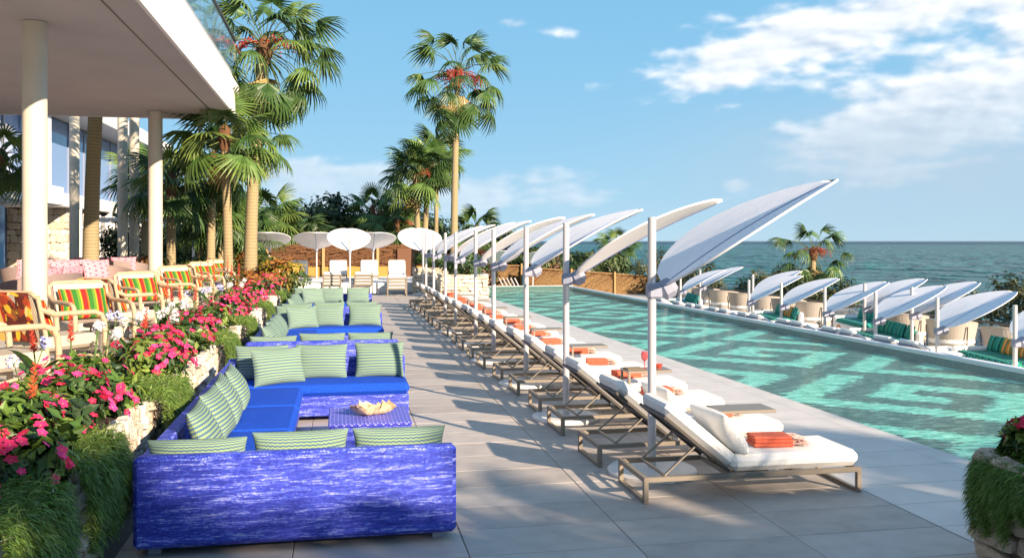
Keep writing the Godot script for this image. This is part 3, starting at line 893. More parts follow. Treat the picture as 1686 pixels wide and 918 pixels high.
# ---------------------------------------------------------------- canopy house on the left
func make_buildings() -> void:
	var h := thing("roof_canopy", "wide white flat roof canopy over the cafe terrace with grey soffit", "roof")
	var b := MB.new()
	b.box(P(-9.33, 6.85, 15.0), Vector3(11.8, 1.1, 33.9), 0.01)
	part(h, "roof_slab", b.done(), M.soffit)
	part(h, "fascia", box_mesh(Vector3(0.08, 1.12, 34.0), 0.006, P(-3.39, 6.85, 14.98)), M.plaster)
	part(h, "end_fascia", box_mesh(Vector3(11.8, 1.12, 0.06), 0.006, P(-9.34, 6.85, 31.99)), M.plaster)
	part(h, "soffit_groove", box_mesh(Vector3(0.035, 0.012, 33.8), 0.0, P(-4.0, 6.297, 15.0)), M.dark_bronze)
	part(h, "upper_kerb", box_mesh(Vector3(0.5, 0.42, 33.6), 0.01, P(-3.78, 7.612, 15.0)), M.plaster)
	var gl := thing("glass_balustrade", "tall frameless glass balustrade with grey handrail on the canopy roof edge", "railing")
	for k in 9: part(gl, "glass_pane", box_mesh(Vector3(0.015, 1.15, 3.6), 0.0, P(-3.5, 8.35, 30.0 - 3.64 * k)), M.balustrade_glass)
	part(gl, "end_pane", box_mesh(Vector3(3.2, 1.15, 0.015), 0.0, P(-5.15, 8.35, 31.9)), M.balustrade_glass)
	part(gl, "handrail", bars([[P(-3.5, 8.96, 31.9), P(-3.5, 8.96, -1.8)], [P(-3.5, 8.96, 31.9), P(-6.7, 8.96, 31.9)]], 0.1, 0.09), M.dark_bronze)
	part(gl, "corner_post", bars([[P(-3.5, 7.42, 31.9), P(-3.5, 8.98, 31.9)]], 0.05, 0.05), M.bronze)
	solo("roof_planter", "tan planter box behind the glass at the roof corner", "planter", box_mesh(Vector3(3.0, 0.9, 1.6), 0.03, P(-5.2, 7.86, 30.6)), mat("tan", lin(0.42, 0.36, 0.27), 0.8))
	solo("roof_shrub", "small reddish shrub growing in the tan roof planter", "shrub", leafy(500, Vector3(1.3, 0.32, 0.6), Vector2(0.1, 0.2), [Color(0.08, 0.1, 0.03), Color(0.2, 0.05, 0.06)], 3), M.leaf, Transform3D(Basis(), P(-5.2, 8.5, 30.6)))
	solo("roof_table", "small orange wooden table top behind the roof glass", "table", bars([[P(-4.5, 8.62, 27.2), P(-4.5, 8.62, 28.4)], [P(-4.5, 7.6, 27.8), P(-4.5, 8.6, 27.8)]], 0.5, 0.06), mat("orange_wood", lin(0.5, 0.26, 0.08), 0.6))
	# columns
	var cm := lathe_mesh([Vector2(0.0, 0.0), Vector2(0.215, 0.0), Vector2(0.215, 5.84), Vector2(0.0, 5.84)], 28)
	var cl := [["thick round white column nearest the viewer, between the armchairs", -5.62, 18.4], ["round white column under the far end of the canopy, behind the red striped chairs", -5.75, 30.4]]
	for q in cl: solo("column", q[0], "column", cm, M.column, Transform3D(Basis(), P(q[1], 0.45, q[2])), "columns holding up the canopy roof")
	var tall := lathe_mesh([Vector2(0.0, 0.0), Vector2(0.2, 0.0), Vector2(0.2, 7.4), Vector2(0.0, 7.4)], 24)
	for q in [["left of the two tall round columns standing close together", -8.85, 40.0], ["right of the two tall round columns standing close together", -8.52, 40.6], ["slim tall white column just left of the leaning palm trunk", -11.3, 42.2]]:
		solo("column", q[0], "column", tall, M.column, Transform3D(Basis(), P(q[1], 0.45, q[2])), "tall columns of the hotel wing")
	# hotel wing
	var w := thing("hotel_wing", "white two storey hotel wing with blue glass upper floor", "building", Vector3(0, -0.7, 0))
	w.scale = Vector3.ONE * 1.35
	part(w, "back_wall", box_mesh(Vector3(0.3, 7.4, 44), 0.0, P(-15.0, 4.1, 42)), M.interior)
	part(w, "balcony_slab", box_mesh(Vector3(4.2, 0.72, 19.6), 0.02, P(-13.1, 3.96, 29.8)), M.plaster)
	part(w, "floor_band", box_mesh(Vector3(3.0, 0.6, 21.0), 0.02, P(-13.5, 3.98, 50.2)), M.plaster)
	part(w, "roof", box_mesh(Vector3(5.8, 0.75, 30.0), 0.02, P(-13.6, 7.95, 47.0)), M.plaster)
	part(w, "roof", box_mesh(Vector3(6.0, 0.6, 14.0), 0.02, P(-14.6, 8.9, 25.0)), M.plaster)
	for k in 6:
		var d := 20.4 + 3.3 * k
		part(w, "window", box_mesh(Vector3(0.04, 3.9, 3.1), 0.0, P(-12.4, 6.29, d + 1.6)), M.window_blue)
		part(w, "mullion", box_mesh(Vector3(0.1, 3.96, 0.12), 0.01, P(-12.38, 6.3, d)), M.clasp)
	part(w, "pier", box_mesh(Vector3(0.7, 4.0, 0.9), 0.02, P(-11.8, 6.33, 39.1)), M.plaster)
	for k in 7:
		var d := 39.8 + 2.6 * k
		part(w, "window", box_mesh(Vector3(0.04, 3.2, 2.52), 0.0, P(-12.35, 5.92, d + 1.3)), M.window_blue)
		part(w, "mullion", box_mesh(Vector3(0.06, 3.26, 0.06), 0.005, P(-12.32, 5.93, d)), M.clasp)
	for k in 5:
		var d := 46.0 + 2.9 * k
		var dr := part(w, "door", box_mesh(Vector3(0.05, 3.0, 2.6), 0.0, P(-12.3, 1.95, d + 1.4)), M.dark_glass)
		part(dr, "frame", bars([[P(-12.24, 0.5, d + 0.1), P(-12.24, 3.5, d + 0.1)], [P(-12.24, 0.5, d + 1.4), P(-12.24, 3.5, d + 1.4)], [P(-12.24, 0.5, d + 2.7), P(-12.24, 3.5, d + 2.7)], [P(-12.24, 2.8, d + 0.1), P(-12.24, 2.8, d + 2.7)]], 0.09, 0.09), M.plaster)
		part(w, "post", box_mesh(Vector3(0.22, 3.25, 0.22), 0.01, P(-12.1, 2.06, d - 0.05)), M.plaster)
	for k in 6: part(w, "lower_glass", box_mesh(Vector3(0.04, 3.1, 3.2), 0.0, P(-13.2, 2.02, 21.4 + 3.3 * k)), M.window_blue)
	for k in 6: part(w, "post", box_mesh(Vector3(0.14, 3.12, 0.14), 0.01, P(-13.12, 2.02, 19.75 + 3.3 * k)), M.dark_bronze)
	# rough stone pier between the balcony and the doors
	var sw := thing("stone_wall", "pale rough stone wall between the balcony and the glass doors", "wall", Vector3(0, -0.7, 0))
	sw.scale = Vector3.ONE * 1.35
	part(sw, "core", box_mesh(Vector3(3.4, 4.0, 0.6), 0.02, P(-14.1, 2.2, 45.2)), M.mortar)
	stone_face(sw, P(-15.8, 0.45, 44.88), Vector3(1, 0, 0), Vector3(0, 0, 1), 3.4, 3.6, 0.4, 0.3, 77, 0.008)
	stone_face(sw, P(-12.38, 0.45, 44.9), Vector3(0, 0, -1), Vector3(1, 0, 0), 0.6, 3.6, 0.3, 0.3, 78, 0.008)
	var pg := thing("pergola", "slim white pergola frame standing in front of the hedge", "pergola")
	for q in [[-7.1, 41.0], [-7.1, 47.0], [-10.5, 41.0], [-10.5, 47.0]]: part(pg, "post", bars([[P(q[0], 0.45, q[1]), P(q[0], 3.05, q[1])]], 0.14, 0.14), M.plaster)
	part(pg, "beam", bars([[P(-7.1, 3.13, 40.9), P(-7.1, 3.13, 47.1)], [P(-10.5, 3.13, 40.9), P(-10.5, 3.13, 47.1)], [P(-10.4, 3.13, 41.0), P(-7.2, 3.13, 41.0)], [P(-10.4, 3.13, 47.0), P(-7.2, 3.13, 47.0)]], 0.12, 0.15), M.plaster)
	solo("low_wall", "long low white wall behind the row of armchairs", "wall", box_mesh(Vector3(7.2, 0.42, 0.5), 0.02, P(-6.9, 0.66, 38.0)), M.plaster)

# ---------------------------------------------------------------- stonework
var stone_shapes := []
func make_stones() -> void:
	var r := RandomNumberGenerator.new()
	r.seed = 8
	for k in 8:
		var b := MB.new()
		b.box(Vector3.ZERO, Vector3.ONE, 0.14, Basis(), 0.16, r)
		stone_shapes.append(b.done())

# courses of loose stones over a face: from a corner, along one way, facing out
func stone_face(o: Node3D, from: Vector3, along: Vector3, out: Vector3, length: float, height: float, w: float, h: float, seed_: int, joint := 0.012, kinds := "stone", one := false) -> void:
	var r := RandomNumberGenerator.new()
	r.seed = seed_
	var y := 0.0
	var basis := Basis(along, Vector3.UP, out)
	if basis.determinant() < 0: basis = Basis(-along, Vector3.UP, out)
	var all := MB.new()
	while y < height - 0.03:
		var ch := minf(h * r.randf_range(0.75, 1.3), height - y)
		if height - y - ch < h * 0.4: ch = height - y
		var x := 0.0
		while x < length - 0.02:
			var cw := minf(w * r.randf_range(0.55, 1.5), length - x)
			if length - x - cw < w * 0.35: cw = length - x
			var dep := r.randf_range(0.09, 0.15)
			var at := from + along * (x + cw / 2) + Vector3.UP * (y + ch / 2) + out * (dep / 2 - 0.055 + r.randf_range(-0.012, 0.014))
			var bb := basis * Basis(Vector3(0, 0, 1), r.randf_range(-0.06, 0.06)) * Basis(Vector3(0, 1, 0), r.randf_range(-0.09, 0.09))
			var sz := Vector3(cw - joint, ch - joint, dep)
			if one: all.box(at, sz, 0.02, bb, 0.1, r)
			else: part(o, "stone", stone_shapes[r.randi() % 8], M["stone_%d" % (r.randi() % 4)] if kinds == "stone" else M["warm_stone_%d" % (r.randi() % 2)], Transform3D(bb * Basis.from_scale(sz), at))
			x += cw
		y += ch
	if one: stuff(part(o, "stonework", all.done(), M.stone_1))

var grass := []
func make_grass() -> void:
	# a tuft that wells over a planter edge and hangs down: the edge runs along z, the drop is towards +x
	for k in 2:
		var r := RandomNumberGenerator.new()
		r.seed = 400 + k
		var b := MB.new()
		for i in 6500:
			var z := r.randf_range(-0.5, 0.5)
			var crown := sqrt(maxf(0.0, 1.0 - pow(absf(z) * 1.9, 3.0)))
			var lane := 0.75 + 0.25 * sin(z * 17.0 + k)
			var st := r.randf()
			var p: Vector3
			var d: Vector3
			if st < 0.4:
				p = Vector3(r.randf_range(-0.4, 0.06), r.randf_range(0.0, 0.07), z)
				d = Vector3(r.randf_range(0.1, 1.0), r.randf_range(0.4, 1.1), r.randf_range(-0.5, 0.5))
			else:
				var t := r.randf()
				p = Vector3(0.05 + 0.1 * crown * sin(t * 2.2 + 0.3), 0.05 - t * 0.56 * lane, z * (1.0 - 0.15 * t))
				d = Vector3(r.randf_range(0.35, 1.0), r.randf_range(-0.35, 0.5), r.randf_range(-0.5, 0.5))
			var tn := r.randf_range(0.45, 1.3)
			b.col = Color(0.12 * tn, 0.21 * tn, 0.035 * tn) if r.randf() < 0.85 else Color(0.2 * tn, 0.25 * tn, 0.06 * tn)
			var L := r.randf_range(0.05, 0.13)
			d = d.normalized()
			var s := d.cross(Vector3(r.randfn(), r.randfn(), r.randfn())).normalized() * r.randf_range(0.002, 0.0038)
			var m1 := p + d * L * 0.5
			var m2 := m1 + (d + Vector3.DOWN * 0.9).normalized() * L * 0.35
			var m3 := m2 + (d + Vector3.DOWN * 2.4).normalized() * L * 0.35
			b.quad(p - s, p + s, m1 + s, m1 - s)
			b.quad(m1 - s, m1 + s, m2 + s * 0.7, m2 - s * 0.7)
			b.face(m2 - s * 0.7, m2 + s * 0.7, m3)
		grass.append(b.done())

# ---------------------------------------------------------------- flowers
var bloom := []
var leaf_tuft := []
var strap := []
func make_flowers() -> void:
	var tones := [Color(0.72, 0.022, 0.13), Color(0.8, 0.05, 0.24), Color(0.62, 0.012, 0.07), Color(0.8, 0.76, 0.8), Color(0.42, 0.4, 0.72)]
	for k in 5:
		var b := MB.new()
		for p in 5:
			var a := TAU * p / 5
			var d := Vector3(cos(a), 0.2, sin(a))
			var s := Vector3(-sin(a), 0, cos(a))
			b.col = tones[k]
			var c := Vector3(0, -0.002, 0)
			b.face(c, d * 0.6 + s * 0.42 + Vector3(0, 0.06, 0), d * 1.0 + s * 0.2)
			b.face(c, d * 1.0 + s * 0.2, d * 1.0 - s * 0.2 - Vector3(0, 0.05, 0))
			b.face(c, d * 1.0 - s * 0.2 - Vector3(0, 0.05, 0), d * 0.6 - s * 0.42 + Vector3(0, 0.06, 0))
			b.col = Color(0.6, 0.35, 0.1)
			b.face(Vector3(0, 0.05, 0), d * 0.14, Vector3(0, 0.02, 0) + s * 0.14)
		bloom.append(b.done())

func flower_bush(label: String, at: Vector3, half: Vector3, n: int, tones: Array, seed_: int, singly: bool, group := "pink flowers along the stone planters", size := 0.036) -> void:
	var r := RandomNumberGenerator.new()
	r.seed = seed_
	var o := thing("flower_bush", label, "flowers", at, 0.0, group)
	part(o, "foliage", leafy(1300 if singly else 700, half * Vector3(1.05, 0.95, 1.05), Vector2(0.07, 0.15), [Color(0.06, 0.12, 0.02), Color(0.11, 0.19, 0.03), Color(0.19, 0.26, 0.05), Color(0.035, 0.07, 0.02)], seed_, 14, 0.3), M.leaf)
	var all := MB.new()
	var heads := []
	for k in maxi(4, n / 7):
		var dir := Vector3(r.randfn() + 0.35, absf(r.randfn()) * 0.9 + 0.12, r.randfn() + 0.25).normalized()
		heads.append(dir)
	for i in n:
		var hd: Vector3 = heads[r.randi() % heads.size()]
		var dir := (hd + Vector3(r.randfn(), r.randfn(), r.randfn()) * 0.22).normalized()
		if dir.y < -0.25: dir.y = 0.1
		var p := dir * half * r.randf_range(0.92, 1.14)
		var y := (dir + Vector3(0, 0.5, 0) + Vector3(r.randfn(), r.randfn(), r.randfn()) * 0.35).normalized()
		var x := y.cross(Vector3(r.randfn(), r.randfn(), r.randfn())).normalized()
		var s := size * r.randf_range(0.75, 1.2)
		var bb := Basis(x, y, x.cross(y)).scaled(Vector3.ONE * s)
		var tn: int = tones[r.randi() % tones.size()]
		if singly: part(o, "bloom", bloom[tn], M.petal, Transform3D(bb, p))
		else:
			var m: ArrayMesh = bloom[tn]
			var ar := m.surface_get_arrays(0)
			var xf := Transform3D(bb, p)
			for q in ar[Mesh.ARRAY_VERTEX]: all.v.append(xf * q)
			for q in ar[Mesh.ARRAY_NORMAL]: all.n.append((bb * q).normalized())
			all.u.append_array(ar[Mesh.ARRAY_TEX_UV]); all.c.append_array(ar[Mesh.ARRAY_COLOR])
	if not singly: part(o, "blooms", all.done(), M.petal)

# broad-leaved plant with upright red spikes
func spike_plant(label: String, at: Vector3, h: float, leaves: int, spikes: int, seed_: int, tone: Color, spike := Color(0.68, 0.08, 0.04), group := "", name_ := "ginger_plant", wide := 0.05) -> void:
	var r := RandomNumberGenerator.new()
	r.seed = seed_
	var o := thing(name_, label, "plant", at, 0.0, group)
	for i in leaves:
		var b := MB.new()
		var az := i * 2.4 + r.randf()
		var tn := r.randf_range(0.7, 1.3)
		b.col = tone * tn
		var lift := r.randf_range(0.5, 1.6)
		blade(b, Vector3(cos(az), 0, sin(az)) * 0.04 + Vector3(0, h * r.randf_range(0.0, 0.45), 0), Vector3(cos(az), lift, sin(az)), h * r.randf_range(0.55, 0.95), wide * r.randf_range(0.7, 1.2), r.randf_range(0.7, 1.5), 5)
		part(o, "leaf", b.done(), M.leaf)
	for i in spikes:
		var b := MB.new()
		var base := Vector3(r.randf_range(-0.22, 0.22), h * 0.35, r.randf_range(-0.22, 0.22))
		var top := base + Vector3(r.randf_range(-0.06, 0.06), h * r.randf_range(0.6, 0.95), r.randf_range(-0.06, 0.06))
		b.col = Color(0.1, 0.16, 0.04)
		b.tube([base, base.lerp(top, 0.6)], [0.008], 4, false)
		for k in 34:
			var t := k / 34.0
			var p := base.lerp(top, 0.5 + 0.5 * t)
			var az := k * 2.4
			var d := Vector3(cos(az), 0.9, sin(az)).normalized()
			var L := 0.055 * (1.0 - 0.7 * t) + 0.012
			b.col = spike * r.randf_range(0.75, 1.25)
			var s := d.cross(Vector3.UP).normalized() * L * 0.3
			b.face(p, p + d * L * 0.6 + s, p + d * L); b.face(p, p + d * L, p + d * L * 0.6 - s)
		part(o, "flower_spike", b.done(), M.petal)

func umbel_plant(label: String, at: Vector3, h: float, heads: int, seed_: int, white: bool, group := "") -> void:
	var r := RandomNumberGenerator.new()
	r.seed = seed_
	var o := thing("lily_plant", label, "plant", at, 0.0, group)
	for i in 10:
		var b := MB.new()
		b.col = Color(0.06, 0.13, 0.025) * r.randf_range(0.7, 1.3)
		var az := i * 2.4
		blade(b, Vector3.ZERO, Vector3(cos(az), 1.2, sin(az)), h * r.randf_range(0.7, 1.0), 0.016, 1.4, 5)
		part(o, "leaf", b.done(), M.leaf)
	for i in heads:
		var b := MB.new()
		var top := Vector3(r.randf_range(-0.35, 0.35), h * r.randf_range(0.8, 1.15), r.randf_range(-0.35, 0.35))
		b.col = Color(0.1, 0.18, 0.05)
		b.tube([Vector3.ZERO, top * 0.6 + Vector3(0, 0.05, 0), top], [0.007, 0.006, 0.005], 4, false)
		for k in 40:
			var d := Vector3(r.randfn(), r.randfn() + 0.3, r.randfn()).normalized()
			var p := top + d * 0.058 * r.randf_range(0.6, 1.15)
			b.col = Color(0.82, 0.8, 0.82) if white or r.randf() < 0.4 else Color(0.3, 0.32, 0.7)
			var x := d.cross(Vector3(r.randfn(), r.randfn(), r.randfn())).normalized() * 0.013
			var y := d.cross(x)
			b.face(p - x - y, p + x - y, p + d * 0.008 + y); b.face(p + x + y, p - x + y, p + d * 0.008 - y)
		part(o, "flower_head", b.done(), M.petal)

func make_planters() -> void:
	var cuts := [3.2, 5.95, 8.55, 13.1, 16.1, 20.3, 25.0, 30.5]
	var names := ["dark shaded stone planter in the near left corner under the hanging grass", "stone planter beside the near back of the closest blue sofa", "long pale stone planter beside the pillows of the closest blue sofa", "stone planter beside the coffee table end of the second blue sofa", "stone planter beside the second blue sofa, half in shade", "stone planter beside the farthest blue sofa", "far stone planter beyond the blue sofas"]
	var gnames := ["grass clump hanging over the planter in the near left corner", "big grass clump draped over the planter left of the near blue sofa back", "bright grass clump hanging between the flowers and the sofa pillows", "grass clump hanging at the gap behind the first long planter", "dark grass clump hanging beside the second blue sofa", "grass clump hanging by the farthest blue sofa", "small far grass clump hanging past the last blue sofa"]
	for k in 7:
		var a: float = cuts[k]
		var b: float = cuts[k + 1] - 0.06
		var o := thing("stone_planter", names[k], "planter", Vector3.ZERO, 0.0, "stone planters along the terrace edge")
		part(o, "core", box_mesh(Vector3(1.0, 0.68, b - a), 0.02, P(-2.26, 0.34, (a + b) / 2)), M.mortar)
		part(o, "soil", box_mesh(Vector3(0.92, 0.05, b - a - 0.1), 0.0, P(-2.27, 0.695, (a + b) / 2)), M.soil)
		var sz: float = 0.2 if k < 3 else 0.26
		stone_face(o, P(-1.76, 0.0, a), Vector3(0, 0, -1), Vector3(1, 0, 0), b - a, 0.76, sz, 0.105, 500 + k, 0.01, "stone", k > 3)
		if k < 4: stone_face(o, P(-2.72, 0.0, b - 0.04), Vector3(1, 0, 0), Vector3(0, 0, -1), 1.0, 0.76, 0.2, 0.11, 520 + k, 0.01)
		stone_face(o, P(-2.74, 0.0, a + 0.02), Vector3(1, 0, 0), Vector3(0, 0, 1), 1.0, 0.76, 0.2, 0.11, 540 + k, 0.01, "stone", k > 3)
		var gl: float = minf(1.25, (b - a) * 0.42)
		var g := solo("hanging_grass", gnames[k], "grass", grass[k % 2], M.leaf, Transform3D(Basis.from_scale(Vector3(1.05, 1.05, gl)), P(-1.68, 0.74, a + gl * 0.5 + 0.1)), "grass hanging over the planters")
	solo("hanging_grass", "shaded grass clump at the left picture edge, nearest the viewer", "grass", grass[1], M.leaf, Transform3D(Basis.from_scale(Vector3(1.1, 1.1, 0.95)), P(-1.68, 0.74, 5.2)), "grass hanging over the planters")
	# the near right planter, mostly outside the picture
	var o := thing("stone_planter", "brown stone planter at the right edge of the picture by the pool", "planter")
	part(o, "core", box_mesh(Vector3(1.6, 0.68, 2.6), 0.02, P(5.2, 0.34, 4.35)), M.mortar)
	part(o, "soil", box_mesh(Vector3(1.5, 0.05, 2.5), 0.0, P(5.2, 0.695, 4.35)), M.soil)
	stone_face(o, P(4.4, 0.0, 3.05), Vector3(0, 0, -1), Vector3(-1, 0, 0), 2.6, 0.74, 0.26, 0.15, 560, 0.014, "warm")
	stone_face(o, P(4.4, 0.0, 5.65), Vector3(1, 0, 0), Vector3(0, 0, -1), 1.6, 0.74, 0.26, 0.15, 561, 0.014, "warm")
	for k in 3:
		solo("hanging_grass", ["dark grass draped over the far corner of the right hand planter", "grass draped over the middle of the right hand planter", "grass draped over the near part of the right hand planter"][k], "grass", grass[k % 2], M.leaf, Transform3D(Basis(Vector3.UP, PI) * Basis.from_scale(Vector3(1.0, [0.85, 0.5, 0.6][k], [0.5, 0.62, 1.0][k])), P(4.4, 0.65, [5.36, 4.86, 4.1][k])), "grass on the right hand planter")
	flower_bush("crimson flowers at the right edge of the picture above the grass", P(4.58, 0.84, 5.42), Vector3(0.12, 0.14, 0.16), 60, [0, 2], 571, true, "", 0.045)
	# planting
	var spots := [[-2.2, 5.15, 0.36], [-2.0, 5.95, 0.36], [-2.25, 6.7, 0.42], [-2.02, 7.35, 0.4], [-2.3, 7.9, 0.42], [-2.05, 8.35, 0.36], [-2.35, 9.0, 0.4], [-2.0, 10.6, 0.36], [-2.25, 11.6, 0.42], [-2.05, 12.6, 0.36], [-2.2, 14.4, 0.36], [-2.1, 15.6, 0.38], [-2.15, 18.0, 0.4], [-2.1, 19.6, 0.38], [-2.1, 21.8, 0.4], [-2.1, 23.6, 0.42], [-2.1, 26.0, 0.45], [-2.1, 29.0, 0.45]]
	for k in spots.size():
		var q: Array = spots[k]
		flower_bush("%s pink flowering bush along the left planters" % ORD[k], P(q[0], 0.84, q[1]), Vector3(q[2] * 1.1, q[2] * 0.85, q[2] * 1.2), [50, 50, 46, 50, 50, 40, 26, 60, 90, 30, 80, 40, 90, 60, 90, 70, 90, 80][k], [0, 2, 2, 0, 1] if k % 3 else [0, 1, 2], 600 + k, k < 7)
	for q in [["dark spiky strap leaved plant at the shaded left picture edge", -2.5, 7.25, 0.62, 16, 1], ["dark strap leaved plant just above the corner grass clump", -2.25, 6.55, 0.55, 14, 1]]:
		spike_plant(q[0], P(q[1], 0.68, q[2]), q[3], q[4], q[5], int(q[2] * 100), Color(0.025, 0.055, 0.018), Color(0.6, 0.12, 0.04), "", "strap_plant", 0.045)
	for q in [["tall red spiked plant left of the near pink flowers", -2.72, 8.0, 0.62, 9, 2], ["red spiked plant in front of the nearest armchair", -2.75, 9.2, 0.66, 9, 2], ["green ginger plant between the white and pink flowers", -2.3, 11.0, 0.6, 10, 1], ["red spiked plant in front of the shaded armchairs", -2.55, 13.9, 0.8, 10, 2], ["red spiked plant in the middle of the long flower bed", -2.45, 15.2, 0.75, 10, 3], ["far red spiked plant near the palm trunks", -2.5, 19.0, 0.9, 10, 3], ["farthest red spiked plant beside the croton bed", -2.6, 22.5, 0.95, 10, 3]]:
		spike_plant(q[0], P(q[1], 0.7, q[2]), q[3], q[4], q[5], int(q[2] * 100), Color(0.07, 0.14, 0.03), Color(0.68, 0.08, 0.04), "red spiked plants in the flower bed")
	for q in [["white and blue lily heads left of the near pink flowers", -2.7, 8.6, 0.5, 4, false], ["white lily heads in front of the brown stool", -2.55, 10.2, 0.5, 5, true], ["blue white lily on long stems in front of the nearest armchair", -2.7, 11.3, 0.62, 3, false], ["dense white lily heads above the second planter", -2.4, 12.3, 0.5, 9, true], ["white lily heads above the third planter", -2.3, 13.4, 0.55, 8, true], ["blue lily heads in the shaded part of the bed", -2.3, 17.0, 0.62, 8, false], ["far pale lily heads among pink flowers", -2.2, 20.8, 0.6, 7, true]]:
		umbel_plant(q[0], P(q[1], 0.72, q[2]), q[3], maxi(2, q[4] * 2 / 3), int(q[2] * 10), q[5], "lilies in the flower bed")
	# far stone boxes at the end of the deck
	for q in [["low pale stone planter box at the pool corner, far end", 4.75, 35.7, 1.75, 0.92], ["taller pale stone planter box behind the pool corner box", 3.75, 38.6, 1.3, 1.1]]:
		var s := thing("stone_planter", q[0], "planter")
		part(s, "core", box_mesh(Vector3(q[3], q[4] - 0.06, 1.4), 0.02, P(q[1], q[4] / 2, q[2])), M.mortar)
		stone_face(s, P(q[1] - q[3] / 2, 0, q[2] - 0.68), Vector3(1, 0, 0), Vector3(0, 0, 1), q[3], q[4], 0.42, 0.13, 580, 0.012)
		stone_face(s, P(q[1] - q[3] / 2, 0, q[2] - 0.7), Vector3(0, 0, -1), Vector3(-1, 0, 0), 1.4, q[4], 0.42, 0.13, 581, 0.012)
		stone_face(s, P(q[1] + q[3] / 2, 0, q[2] - 0.7), Vector3(0, 0, -1), Vector3(1, 0, 0), 1.4, q[4], 0.42, 0.13, 582, 0.012)
		solo("shrub", "dark green shrub growing in the " + ("low" if q[4] < 1 else "taller") + " far stone box", "shrub", leafy(1500, Vector3(q[3] * 0.6, 0.55, 0.75), Vector2(0.12, 0.26), [Color(0.03, 0.07, 0.02), Color(0.06, 0.11, 0.03), Color(0.1, 0.15, 0.04)], 583 + int(q[2]), 14), M.leaf, Transform3D(Basis(), P(q[1], q[4] + 0.35, q[2])))

